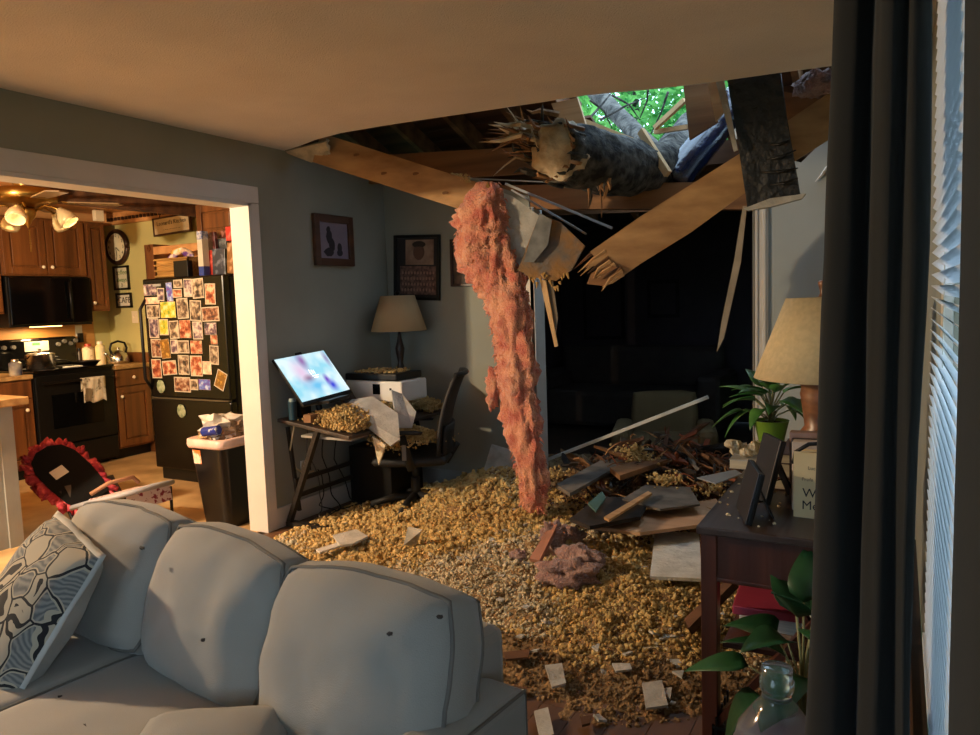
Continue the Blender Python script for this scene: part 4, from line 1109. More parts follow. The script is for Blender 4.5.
G().b2((.14, -.153, .08), (.155, -.149, .095)).obj('power_button', M_BLACK, t)
G().b2((-.2, -.23, -.002), (.1, -.15, .012)).obj('paper_tray', M_BLACK, t)
t = thing('table_lamp', 'small table lamp with beige shade in the dark corner', 'lamp', (-3.2, 4.42, .70))
G().lathe([(.08, 0), (.085, .015), (.05, .03), (.025, .06), (.04, .12), (.045, .17), (.03, .23), (.018, .27), (.03, .33), (.035, .37), (.02, .42), (.012, .46), (.01, .51)], n=16).obj('lamp_base', pm('lamp_dark', (44, 30, 24), .35), t, smooth=True)
g = G().lathe([(.205, .50), (.125, .755)], n=28); g.f = [f for f in g.f if len(f) == 4]
o = g.obj('lamp_shade', pm('shade_beige', (176, 150, 112), .85, var=.05, bump=.1, bscale=300), t, smooth=True); m_ = o.modifiers.new('th', 'SOLIDIFY'); m_.thickness = .003
G().lathe([(.01, .755), (.02, .775), (.012, .79)], n=10).obj('finial', M_BLACK, t)

# loose cables and wall outlet
t = thing('wall_outlet', 'outlet with plugged cord low on the wall under the desk', 'outlet', (LX, 3.62, .33))
G().b2((0, -.035, -.055), (.006, .035, .055)).obj('cover_plate', M_WHITE, t, bevel=.002)
G().b2((.006, -.015, -.01), (.04, .02, .03)).obj('plug', M_BLACK, t)
M_CORDW = pm('white_cord', (190, 176, 140), .5)
tag(G().tube([(-3.38, 3.5, .7), (-3.36, 3.46, .62), (-3.38, 3.44, .5), (-3.4, 3.5, .36), (-3.38, 3.56, .31), (-3.36, 3.62, .32)], .006, 8).obj('white_cable', M_CORDW, smooth=True), 'pale cable looping down from the desk to the outlet', 'cable')
for i, (pts, lb) in enumerate((([(-3.36, 3.66, .32), (-3.34, 3.7, .2), (-3.36, 3.66, .08), (-3.3, 3.75, .02), (-3.25, 3.95, .03)], 'black power cord curling from the outlet to the floor'), ([(-3.38, 3.75, .66), (-3.36, 3.72, .4), (-3.34, 3.76, .15), (-3.22, 3.7, .06), (-3.2, 3.55, .05)], 'thin black cable hanging behind the desk leg'), ([(-3.38, 3.9, .66), (-3.38, 3.86, .35), (-3.3, 3.9, .08), (-3.12, 3.8, .06)], 'black cable drooping in front of computer tower'), ([(-3.39, 3.6, .66), (-3.38, 3.6, .45), (-3.36, 3.68, .2), (-3.3, 3.6, .06), (-3.24, 3.52, .05)], 'grey cable by the baseboard under the desk'))):
    sm = []
    for q in range(len(pts) - 1):
        a, b = Vector(pts[q]), Vector(pts[q + 1])
        for s_ in range(5): sm.append(a.lerp(b, s_ / 5) + Vector((0, .012 * math.sin(q * 5 + s_), 0)))
    sm.append(Vector(pts[-1]))
    tag(G().tube(sm, .004, 6).obj('cable', M_BLACK if i < 3 else pm('grey_cord', (90, 88, 84), .5), smooth=True), lb, 'cable')

# office chair facing the desk
ch = thing('office_chair', 'black mesh-back office chair half buried in insulation', 'office chair', (-2.83, 4.02, .015), R(26))
M_CH = pm('chair_black', (22, 22, 23), .6, var=.15)
for k in range(5):
    a = R(72 * k + 186)
    c, s_ = math.cos(a), math.sin(a)
    l_ = G().tube([(0, 0, .10), (c * .15, s_ * .15, .085), (c * .3, s_ * .3, .05)], [.03, .026, .02], 8).obj('base_leg', M_CH, ch, smooth=True)
    cs = G().cyl((c * .3 - s_ * .02, s_ * .3 + c * .02, .0), (c * .3 + s_ * .02, s_ * .3 - c * .02, .0), .028, n=12)
    cs.cyl((c * .3, s_ * .3, .0), (c * .3, s_ * .3, .05), .012, n=8); cs.obj('caster', M_BLACK, l_)
G().cyl((0, 0, .06), (0, 0, .22), .035, .03, 12).obj('gas_column', M_CH, ch, smooth=True)
G().cyl((0, 0, .2), (0, 0, .34), .022, .022, 12).obj('column_rod', M_CH, ch, smooth=True)
g, lf, lb = cushion(.48, .48, .05, .02, 33, wr=.004)
st_ = g.obj('seat', M_CH, ch, smooth=True); st_.rotation_euler = (R(-90), 0, 0); st_.location = (0, 0, .37)
# backrest: curved frame with mesh, on +X side
def back_pt(u, v):
    return Vector((0.24 + .13 * v * v - .05 * (u * u), .22 * u * (1 - .12 * v), .40 + .52 * v))
g = G(); vs = []; fs = []
nu, nv = 10, 12
for i in range(nu + 1):
    for k in range(nv + 1): vs.append(back_pt(-1 + 2 * i / nu, k / nv))
for i in range(nu):
    for k in range(nv):
        q = i * (nv + 1) + k; fs.append((q, q + nv + 1, q + nv + 2, q + 1))
g.add(vs, fs); o = g.obj('mesh_back', pm('chair_mesh', (34, 31, 28), .8, c2=(60, 54, 46), scale=220), ch, smooth=True); m_ = o.modifiers.new('th', 'SOLIDIFY'); m_.thickness = .006
lp = [back_pt(-1 + 2 * q / 10, 0) for q in range(11)] + [back_pt(1, q / 12) for q in range(1, 13)] + [back_pt(1 - 2 * q / 10, 1) for q in range(1, 11)] + [back_pt(-1, 1 - q / 12) for q in range(1, 13)]
G().tube(lp, .016, 8).obj('back_frame', M_CH, ch, smooth=True)
g = G(); vs = []; fs = []
for i in range(nu + 1):
    for k in range(5): vs.append(back_pt(-.9 + 1.8 * i / nu, k / 4 * .36) + Vector((.025, 0, 0)))
for i in range(nu):
    for k in range(4):
        q = i * 5 + k; fs.append((q, q + 5, q + 6, q + 1))
g.add(vs, fs); o = g.obj('lumbar_shell', M_CH, ch, smooth=True); m_ = o.modifiers.new('th', 'SOLIDIFY'); m_.thickness = .02
G().tube([(0.05, 0, .34), (.22, 0, .33), (.29, 0, .45)], .025, 8).obj('back_bracket', M_CH, ch, smooth=True)
for s_ in (-1, 1):
    G().tube([(.02, s_ * .26, .33), (.0, s_ * .285, .42), (-.03, s_ * .285, .55)], [.028, .03, .024], 8).obj('arm_post', M_CH, ch, smooth=True)
    ap = G().tube([(-.2, s_ * .285, .56), (-.12, s_ * .285, .575), (.06, s_ * .285, .57), (.1, s_ * .285, .56)], [.018, .028, .028, .018], 8)
    ap.warp(lambda p: Vector((p.x, p.y, .567 + (p.z - .567) * .5)))
    ap.obj('arm_pad', M_CH, ch, smooth=True)
    g = G()
    for zz in ((.43, .445), (.49, .505)): pass
    G().b2((-.028, s_ * .318 - .003, .40), (.0, s_ * .318 + .003, .50)).obj('height_slider', pm('slider_grey', (120, 116, 110), .4), ch, bevel=.005)
# =================================================================== LOOSE INSULATION (uncountable)
def gss(x, y, cx, cy, s, a, sy=None):
    return a * math.exp(-((x - cx) ** 2) / (2 * s * s) - ((y - cy) ** 2) / (2 * (sy or s) ** 2))
def sst(a, b, v):
    t_ = max(0, min(1, (v - a) / (b - a))); return t_ * t_ * (3 - 2 * t_)
def ground_h(x, y):
    h = .028 * sst(2.15, 2.9, y + .25 * fnoise((x, y, 2), 2.2) + .12 * sst(-1.2, -.8, x)) * sst(-3.45, -3.1, x)
    h += gss(x, y, -2.35, 4.3, .35, .17) + gss(x, y, -2.6, 3.9, .35, .04) + gss(x, y, -1.95, 3.6, .3, .06) + gss(x, y, -.95, 2.95, .3, .07) + gss(x, y, -1.5, 2.95, .4, .05) + gss(x, y, -1.45, 3.4, .25, .06)
    h += gss(x, y, -1.3, 4.65, .55, .16) + gss(x, y, -1.5, 5.3, .6, .16)
    h *= (.75 + .5 * abs(fnoise((x, y, 5), 4)))
    return h - .012
NX, NY = 150, 170
xs = np.linspace(-3.42, -.02, NX); ys = np.linspace(2.0, 5.9, NY)
HF = np.zeros((NX, NY))
for i in range(NX):
    for j in range(NY):
        HF[i, j] = ground_h(xs[i], ys[j])
inwall = lambda x, y: (BY - .03 < y < BY + .15 and (x < CX0 + .02 or x > CX1 - .02)) or (y > BY and (x < -3.3))
vs, fs, idx = [], [], -np.ones((NX, NY), int)
for i in range(NX):
    for j in range(NY):
        x, y = xs[i], ys[j]
        if HF[i, j] > -.006 and not inwall(x, y) and not (y > BY and (x < CX0 or x > CX1) and y < BY + .16):
            idx[i, j] = len(vs)
            vs.append((x, y, HF[i, j] + .014 * fnoise((x, y, 0), 16, 3)))
for i in range(NX - 1):
    for j in range(NY - 1):
        q = (idx[i, j], idx[i + 1, j], idx[i + 1, j + 1], idx[i, j + 1])
        if min(q) >= 0: fs.append(tuple(int(k_) for k_ in q))
M_INSUL = pm('insulation_ochre', (184, 150, 92), 1., c2=(224, 194, 132), scale=14, bump=1., bscale=70)
M_INCOOL = pm('insulation_cool_light', (190, 172, 138), 1., c2=(222, 208, 178), scale=14, bump=1., bscale=70)  # same insulation, paled to stand for cooler light
M_INDUST = pm('insulation_dust', (118, 92, 62), 1., c2=(160, 130, 92), scale=10, bump=1., bscale=60)
o = G().add(vs, fs).obj('insulation_bed', M_INDUST, smooth=True)
tag(o, 'matted brown layer of fallen insulation and dust across the floor', 'insulation', kind='stuff')

phi = (1 + 5 ** .5) / 2
ICV = np.array([(-1, phi, 0), (1, phi, 0), (-1, -phi, 0), (1, -phi, 0), (0, -1, phi), (0, 1, phi), (0, -1, -phi), (0, 1, -phi), (phi, 0, -1), (phi, 0, 1), (-phi, 0, -1), (-phi, 0, 1)], float) / 1.902
ICF = np.array([(0, 11, 5), (0, 5, 1), (0, 1, 7), (0, 7, 10), (0, 10, 11), (1, 5, 9), (5, 11, 4), (11, 10, 2), (10, 7, 6), (7, 1, 8), (3, 9, 4), (3, 4, 2), (3, 2, 6), (3, 6, 8), (3, 8, 9), (4, 9, 5), (2, 4, 11), (6, 2, 10), (8, 6, 7), (9, 8, 1)])
npr = np.random.default_rng(5)
def clumps(name, pos, rad, mat, parent=None):
    n = len(pos)
    V = ICV[None] * npr.uniform(.45, 1.5, (n, 12, 1)) * npr.uniform(.6, 1.3, (n, 1, 3)) * np.asarray(rad)[:, None, None]
    a = npr.uniform(0, 6.28, n); c, s_ = np.cos(a)[:, None], np.sin(a)[:, None]
    X = V[:, :, 0] * c - V[:, :, 1] * s_; Y = V[:, :, 0] * s_ + V[:, :, 1] * c
    V = np.stack([X, Y, V[:, :, 2]], 2) + np.asarray(pos)[:, None, :]
    F = (ICF[None] + (np.arange(n) * 12)[:, None, None]).reshape(-1)
    me = bpy.data.meshes.new(name)
    me.vertices.add(n * 12); me.vertices.foreach_set('co', V.reshape(-1))
    me.loops.add(len(F)); me.loops.foreach_set('vertex_index', F.astype(np.int32))
    me.polygons.add(n * 20); me.polygons.foreach_set('loop_start', np.arange(0, n * 60, 3, dtype=np.int32)); me.polygons.foreach_set('loop_total', np.full(n * 20, 3, dtype=np.int32))
    me.materials.append(mat); me.update(calc_edges=True)
    o = bpy.data.objects.new(name, me); COL.objects.link(o)
    if parent: o.parent = parent
    return o
def hsample(x, y):
    i = int((x + 3.42) / 3.40 * (NX - 1)); j = int((y - 2.0) / 3.9 * (NY - 1))
    return HF[max(0, min(NX - 1, i)), max(0, min(NY - 1, j))]
pos = {'o': [], 'p': [], 'd': []}; rad = {'o': [], 'p': [], 'd': []}
tries = 0
while tries < 125000:
    tries += 1
    x = rnd.uniform(-3.38, -.06); y = 2.05 + 2.6 * rnd.random() ** .9
    h = hsample(x, y)
    if h < -.004 or inwall(x, y): continue
    if x < -2.95 and y > 3.6 and rnd.random() < .7: continue
    if x > -.5 and y > 2.0 and rnd.random() < .6: continue
    heap = math.exp(-((x + 1.25) ** 2) / .35 - ((y - 4.55) ** 2) / .18)
    if rnd.random() < heap * 1.15: continue
    f = fnoise((x, y, 9), 2.6)
    yel = gss(x, y, -2.6, 4.0, .6, 1., .55) + gss(x, y, -.95, 2.95, .28, 1.2) + gss(x, y, -1.15, 3.35, .3, .8) + gss(x, y, -2.1, 3.5, .3, .5)
    pale = gss(x, y, -1.55, 2.95, .38, 1.1, .35) + .15  # zone where cooler light is put into the clump colour
    dust = .8 * sst(2.85, 2.35, y) + .12 + gss(x, y, -2.0, 4.45, .2, .9)
    f2 = rnd.gauss(0, .16); yel += f * .6 + f2; pale -= f * .3 + f2 * .5
    k = 'o' if yel > max(pale, dust) else ('p' if pale > dust else 'd')
    if k == 'd' and rnd.random() < .45: continue
    r_ = (.003 + .0105 * rnd.random() ** 1.9) * (.72 + .28 * sst(2.9, 3.6, y)) * (1.15 if k == 'o' else .95) * (1 if rnd.random() < .93 else 1.6)
    pos[k].append((x, y, h + .014 * fnoise((x, y, 0), 16, 3) + r_ * rnd.uniform(-.1, 1.0))); rad[k].append(r_)
for k, mt, nm, lb in (('o', M_INSUL, 'insulation_clumps', 'fluffy golden yellow insulation clumps heaped over the floor'), ('p', M_INCOOL, 'cool_lit_insulation', 'insulation clumps in middle of the floor, paled for cooler light'), ('d', M_INDUST, 'dusty_insulation', 'thin brown insulation dust over the front of the floor')):
    tag(clumps(nm, pos[k], rad[k], mt), lb, 'insulation', kind='stuff')

# insulation piled on the desk, printer and chair
def heap_on(n, fn, rmin, rmax, name, label, mat=M_INSUL):
    p_, r_ = [], []
    for i in range(n):
        q = fn(); p_.append(q); r_.append(rnd.uniform(rmin, rmax))
    tag(clumps(name, p_, r_, mat), label, 'insulation', kind='stuff')
def f_desk():
    while True:
        x = rnd.uniform(-3.3, -2.86); y = rnd.uniform(3.42, 4.48)
        hh = gss(x, y, -3.05, 3.6, .13, .10, .14) + gss(x, y, -2.98, 3.9, .12, .08) + gss(x, y, -3.1, 4.4, .2, .06) + .015 * sst(3.4, 3.6, y)
        if x < -3.1 and y < 3.95 and rnd.random() < .75: continue
        if -3.3 < x and 3.98 < y < 4.28: continue
        if rnd.random() < hh / .06: return (x, y, desk_z(x) + hh * rnd.random() + .004)
heap_on(6500, f_desk, .004, .010, 'desk_insulation', 'golden insulation piled on the sagging desktop')
def f_chair():
    x = rnd.gauss(-2.86, .1); y = rnd.gauss(4.0, .1)
    d = math.hypot(x + 2.86, y - 4.0)
    return (x, y, .505 + max(0, .10 - d * .4) * rnd.random())
heap_on(2600, f_chair, .004, .010, 'chair_insulation', 'golden insulation heaped on the office chair seat')
def f_hang():
    t_ = rnd.random()
    return (-2.9 + rnd.gauss(0, .035) + .05 * t_, 3.84 + rnd.gauss(0, .04), .62 - .14 * t_ + rnd.gauss(0, .02))
heap_on(1300, f_hang, .004, .010, 'spilled_insulation', 'insulation spilling over the front edge of the desk')
heap_on(320, lambda: (rnd.uniform(-3.3, -2.98), rnd.uniform(4.0, 4.25), .932 + rnd.random() * .02 * rnd.random()), .004, .009, 'printer_insulation', 'insulation crumbs scattered on the black printer lid')

# =================================================================== FALLEN LUMBER, DRYWALL, TREE
def YS(pts, y0, y1, p0=None, p1=None):
    """survey points: pixel outline with distance interpolated along x"""
    xs_ = [p[0] for p in pts]; a, b = (min(xs_), max(xs_)) if p0 is None else (p0, p1)
    return [P(p[0], p[1], 1, y0 + (y1 - y0) * (p[0] - a) / (b - a)) for p in pts]
def slab_thing(name, pts, th, mat, label, cat, group=None, bevel=0):
    g = G().slab(pts, th)
    return tag(g.obj(name, mat, bevel=bevel), label, cat, group)
NY_ = (.3, -1, .1)
M_LUMBD = wood('joist_lumber', (150, 108, 66), (204, 160, 108), 'x', 6, .65)
# left fallen joist
t = thing('ceiling_joist', 'fallen pine joist slanting down from the left ceiling corner', 'joist', P(322, 150, 1, 3.68), group='fallen ceiling joists')
a = P(318, 148, 1, 3.68); b = P(478, 199, 1, 4.02)
G().beam(a, b, .04, .185, (0, 0, 1)).obj('joist_board', M_LUMBD, t, world=True)
for i, s_ in enumerate((.25, .42, .62, .8)):
    c = a.lerp(b, s_); G().cyc(c + Vector((.008, -.0225, .03 * (-1) ** i)), (.03, .002, .009), 10, 5).obj('wood_knot', pm('knot', (122, 82, 48), .7), t, world=True)
for i in range(7):
    q = b + Vector((rnd.uniform(-.02, .02), rnd.uniform(-.015, .015), rnd.uniform(-.08, .08)))
    G().tube([q, q + (b - a).normalized() * rnd.uniform(.03, .1)], [.012, .001], 5).obj('splinter', M_LUMBER, t, world=True)
# right broken joist
prof = [(590, 252), (640, 217), (735, 157), (845, 82), (852, 125), (745, 193), (690, 233), (640, 264), (612, 284), (607, 273), (597, 279), (603, 264), (586, 268), (596, 258)]
t = thing('ceiling_joist', 'broken pine joist hanging from upper right with splintered lower end', 'joist', P(845, 100, 1, 4.2), group='fallen ceiling joists')
G().slab(YS(prof, 3.78, 4.2), .042).obj('joist_board', M_LUMBD, t, world=True)
for i in range(9):
    s_ = i / 8
    q = P(590 + 22 * s_, 256 + 26 * s_, 1, 3.79) + Vector((rnd.uniform(-.01, .02), rnd.uniform(-.02, .01), 0))
    G().tube([q + Vector((.06, .02, .04)), q, q + Vector((-rnd.uniform(.02, .1), -.01, -rnd.uniform(.02, .07)))], [.014, .01, .001], 5).obj('splinter', M_LUMBER if i % 3 else M_DARKWOOD, t, world=True)
M_DARKEND = M_DARKWOOD
slab_thing('splintered_block', YS([(592, 274), (606, 264), (622, 268), (606, 286), (588, 284)], 3.8, 3.82), .05, M_DARKWOOD2, 'dark splintered wood stub below broken joist end', 'wood stub')
# wide dark board and header beam across the back
slab_thing('dark_beam', [(-3.42, 4.45, 2.28), (-1.95, 4.42, 2.2), (-1.9, 4.42, 2.36), (-2.4, 4.43, 2.40), (-3.42, 4.45, 2.48)], .04, M_DARKWOOD2, 'wide dark stained board behind the left joist', 'beam')
g = G().beam((-2.75, 4.69, 2.14), (-.72, 4.69, 1.96), .1, .16); tag(g.obj('header_beam', M_DARKWOOD2), 'brown header beam sagging above the dark opening', 'beam')
g = G().beam((-3.3, 5.25, 2.42), (-.4, 5.15, 2.3), .05, .15); tag(g.obj('attic_beam', M_DARKWOOD), 'dark attic beam behind the tree trunk', 'beam')
g = G().beam((-3.2, 5.6, 2.2), (.0, 5.6, 2.05), .05, .2); tag(g.obj('attic_beam', M_DARKWOOD2), 'brown attic board low behind the header beam', 'beam')
# loose boards at the rim of the roof hole
slab_thing('broken_board', YS([(552, 104), (578, 98), (588, 130), (584, 150), (566, 140)], 4.45, 4.45), .025, M_LUMBER, 'short upright board left of the roof hole', 'board')
slab_thing('broken_board', YS([(684, 86), (710, 82), (718, 122), (690, 140)], 4.5, 4.5), .03, M_DARKWOOD2, 'upright brown board right of the roof hole', 'board')
slab_thing('broken_board', YS([(708, 84), (724, 80), (726, 110), (716, 122)], 4.35, 4.35), .025, M_LUMBER, 'orange board scrap between roof hole and tar paper', 'board')
tag(G().beam(P(585, 122, 1, 4.8), P(650, 148, 1, 4.75), .03, .04).obj('broken_lath', pm('fresh_split', (206, 168, 120), .8)), 'freshly split lath along lower rim of roof hole', 'lath')
tag(G().beam(P(641, 131, 1, 4.55), P(668, 174, 1, 4.45), .03, .045).obj('broken_lath', MATS['fresh_split']), 'pinkish split lath leaning beside the shiny roll', 'lath')
tag(G().beam(P(655, 128, 1, 5.0), P(685, 100, 1, 4.9), .03, .03).obj('broken_lath', MATS['fresh_split']), 'thin lath crossing right corner of the roof hole', 'lath')
tag(G().beam(P(655, 132, 1, 5.05), P(688, 127, 1, 4.95), .03, .03).obj('broken_lath', M_LUMBER), 'short lath spanning the roof hole low at right', 'lath')

# tree trunk that came through the roof
def rough_log(name, pts, rads, mat, parent, n=22, amp=.14, seg=7):
    P_, R_ = [], []
    for i in range(len(pts) - 1):
        for s_ in range(seg):
            P_.append(Vector(pts[i]).lerp(Vector(pts[i + 1]), s_ / seg)); R_.append(rads[i] + (rads[i + 1] - rads[i]) * s_ / seg)
    P_.append(Vector(pts[-1])); R_.append(rads[-1])
    g = G().tube(P_, R_, n)
    ax_ = [(p, r) for p, r in zip(P_, R_)]
    out = []
    for i, v in enumerate(g.v):
        c = P_[min(i // n, len(P_) - 1)]
        d = Vector(v) - c
        out.append(tuple(c + d * (1 + amp * fnoise(v, 7, 4) + amp * .6 * abs(fnoise(v, 24, 2)))))
    g.v = out
    return g.obj(name, mat, parent, smooth=True, world=True)
e0 = P(556, 152, 1, 3.92); e1 = P(612, 166, 1, 4.3); e2 = P(665, 168, 1, 4.85); e3 = P(705, 120, 1, 6.4)
t = thing('fallen_tree', 'broken tree trunk poking through the roof, splintered end forward', 'tree trunk', e1)
rough_log('bark_log', [e0, e1, e2, e3], [.17, .175, .15, .15], M_BARK, t)
axd = (e0 - e1).normalized()
M_HEART = pm('heartwood', (170, 146, 112), .85, c2=(222, 208, 180), scale=9, bump=.5, bscale=40)
M_SPLIT = pm('split_wood', (120, 78, 44), .85, c2=(196, 150, 100), scale=12, stretch=(1, 1, .3), bump=.6, bscale=40)
# torn end: pale face plus ring of splinters
g = G().cyc((0, 0, 0), (.15, .07, .165), 26, 18, .3, 2.6, 4)
g.v = [tuple(Vector(v) * (1 + .12 * fnoise(v, 18, 3))) for v in g.v]
o = g.obj('torn_face', M_HEART, t, smooth=True); o.location = (P(560, 150, 1, 3.9) - e1); o.rotation_euler = (R(-8), R(-14), R(14))
sd_ = axd.cross(Vector((0, 0, 1))).normalized(); up_ = sd_.cross(axd)
for i in range(26):
    a_ = 2 * math.pi * i / 26
    rad_ = (.15 + .03 * rnd.random())
    q = e0 + (sd_ * math.cos(a_) + up_ * math.sin(a_)) * rad_
    left = max(0, -(sd_ * math.cos(a_)).x) + .25
    L_ = rnd.uniform(.02, .08) * (1 + 1.0 * (left > .6)) 
    d_ = (axd + (sd_ * math.cos(a_) + up_ * math.sin(a_)) * rnd.uniform(-.1, .5)).normalized()
    G().tube([q - axd * .08, q, q + d_ * L_ * .6, q + d_ * L_ + Vector((0, 0, rnd.uniform(-.02, .03)))], [.014, .012, .008, .001], 5).obj('splinter', (M_SPLIT, M_DARKWOOD2, M_BARK)[i % 3], t, world=True)
for i in range(46):   # frayed long fibres torn out to the left and up
    px, py = rnd.gauss(528, 9), rnd.gauss(140, 13)
    ang = rnd.choice((rnd.gauss(178, 14), rnd.gauss(178, 20), rnd.gauss(118, 18)))
    L_ = abs(rnd.gauss(24, 9)) * (1.25 if ang > 150 else 1.) * max(.35, 1 - abs(py - 136) / 45)
    qx, qy = px + L_ * math.cos(R(ang)), py - L_ * math.sin(R(ang))
    w_ = rnd.uniform(.005, .015); y_ = 3.88 + rnd.uniform(-.05, .05)
    q0 = P(px + 20, py + 4, 1, 3.97); q1 = P(px, py, 1, y_); qm = P((px + qx) / 2, (py + qy) / 2 + rnd.uniform(-3, 3), 1, y_); q2 = P(qx, qy, 1, y_ - rnd.uniform(0, .06))
    G().tube([q0, q1, qm, q2], [w_ * 1.6, w_ * 1.2, w_ * .8, .0008], 4).obj('splinter', (M_SPLIT, M_DARKWOOD2, M_BARK, M_HEART)[i % 4], t, world=True)
for i in range(9):   # hanging bark shreds
    px, py = 582 + 34 * rnd.random(), 182 + 6 * rnd.random(); L_ = rnd.uniform(.04, .2) if px < 600 else rnd.uniform(.03, .1); w_ = rnd.uniform(.006, .016)
    q = P(px, py, 1, 4.1); d_ = Vector((rnd.uniform(-.03, .03), 0, -L_))
    G().tube([q + Vector((0, .03, .05)), q, q + d_ * .6 + Vector((.006, 0, 0)), q + d_], [w_, w_, w_ * .8, .002], 4).obj('bark_strip', (M_SPLIT, M_DARKWOOD2, M_BARK)[i % 3], t, world=True)
# second limb lying outside over the hole
t = thing('tree_limb', 'grey bare limb lying outside across the roof hole', 'tree limb', P(640, 130, 1, 5.6))
rough_log('limb_bark', [P(575, 70, 1, 6.9), P(625, 122, 1, 6.2), P(672, 168, 1, 5.6)], [.075, .07, .065], pm('bark_pale', (50, 48, 44), .9, c2=(110, 106, 98), scale=12, bump=1., bscale=30), t, seg=6)
for i, (px, py, qx, qy, Y) in enumerate(((590, 118, 612, 92, 5.6), (600, 120, 645, 98, 5.7), (612, 95, 640, 120, 5.9), (648, 90, 640, 118, 6.0), (590, 100, 612, 128, 5.5), (668, 92, 648, 140, 6.2))):
    tag(G().tube([P(px, py, 1, Y), P((px + qx) / 2 + 3, (py + qy) / 2 - 3, 1, Y + .1), P(qx, qy, 1, Y + .2)], [.011, .008, .004], 6).obj('bare_twig', M_BARK), ['bare twig rising at left side of the roof hole', 'long bare twig slanting up across the roof hole', 'bare twig slanting down across the roof hole', 'thin twig near top middle of roof hole', 'dark twig at left rim of the roof hole', 'thin twig at right side of roof hole'][i], 'twig', 'twigs in the roof hole')

# shiny black plastic roll (blue sky reflection put into its colour), tar-paper board
M_PLAST = pm('black_film', (18, 22, 32), .22, var=.3, scale=5, bump=.6, bscale=14, spec=.8, coat=.4)
a = P(672, 182, 1, 4.75); b = P(745, 92, 1, 5.05)
g = G(); pts_ = [a.lerp(b, i / 14) for i in range(15)]
g.tube(pts_, .1, 26)
cc = [p for p in pts_ for _ in range(26)]
g.v = [tuple(c + (Vector(v) - c) * (1 + .10 * fnoise(v, 5, 2) + .05 * math.sin(18 * math.atan2((Vector(v) - c).z, (Vector(v) - c).x)))) for v, c in zip(g.v, cc)]
tag(g.obj('plastic_roll', pm('sky_tinted_film', (20, 32, 62), .2, var=.35, scale=5, bump=.5, bscale=14, spec=.8, coat=.5), smooth=True), 'shiny black plastic wrapped roll by roof hole with painted sky tint', 'plastic roll')
t = thing('tar_paper_board', 'black tar paper covered board hanging down at upper right', 'board', P(752, 78, 1, 4.0))
pts_ = [(726, 70), (780, 66), (787, 120), (800, 194), (748, 208), (738, 140)]
G().slab([P(x, y, 1, 3.93 + .0007 * (y - 70)) for x, y in pts_], .03).obj('board', pm('tar_paper', (11, 11, 12), .5, var=.3, bump=.8, bscale=18), t, world=True)
for i, (x0, y0, x1, y1) in enumerate(((766, 160, 796, 150), (760, 172, 798, 168), (770, 185, 798, 178), (768, 145, 790, 140), (745, 110, 765, 104))):
    G().tube([P(x0, y0, 1, 3.955), P((x0 + x1) / 2, (y0 + y1) / 2 + 2, 1, 3.945), P(x1, y1, 1, 3.955)], [.003, .008, .003], 6).obj('film_fold', MATS['tar_paper'], t, world=True, smooth=True)
G().slab(YS([(744, 209), (770, 199), (806, 194), (802, 199), (772, 207), (748, 211)], 3.97, 4.0), .05).obj('torn_edge', M_DRY, t, world=True)
slab_thing('roof_sheathing', YS([(782, 92), (834, 100), (836, 128), (792, 158), (784, 120)], 4.25, 4.3), .02, M_DARKWOOD2, 'brown sheathing scrap between tar paper and curtain', 'board')
slab_thing('ceiling_lath', YS([(795, 152), (836, 122), (836, 128), (796, 160)], 4.2, 4.2), .03, M_LUMBER, 'tan lath strip slanting behind the tar paper board', 'lath')
slab_thing('drywall_strip', YS([(716, 82), (724, 80), (738, 150), (734, 152)], 3.92, 3.92), .012, M_DRY, 'narrow pale drywall strip along left edge of tar paper', 'drywall')
tag(G().tube([P(828, 166, 1, 4.625), P(822, 175, 1, 4.62), P(815, 182, 1, 4.615)], [.008, .009, .002], 5).obj('wood_splinter', M_TRIM), 'white splinter hanging in front of pale wall', 'splinter')
# pink wad near ceiling at right
M_PINK = pm('pink_fibre', (206, 108, 88), 1., c2=(240, 172, 136), scale=12, bump=1., bscale=90, sheen=.4)
M_PINKD = pm('pink_fibre_dull', (140, 106, 106), 1., c2=(182, 148, 140), scale=10, bump=1., bscale=80, sheen=.3)
def wad(name, c, rad, label, mat, seed, rot=0):
    g = G().cyc((0, 0, 0), rad, 26, 18, .55, 2.4, seed)
    g.v = [tuple(Vector(v) * (1 + .22 * fnoise(v, 22, 3))) for v in g.v]
    o = g.obj(name, mat, smooth=True); o.location = c; o.rotation_euler = (0, 0, rot)
    return tag(o, label, 'insulation wad')
wad('pink_insulation', P(818, 84, 1, 4.12), (.11, .1, .06), 'dull pink insulation wad under ceiling at upper right', M_PINKD, 3)

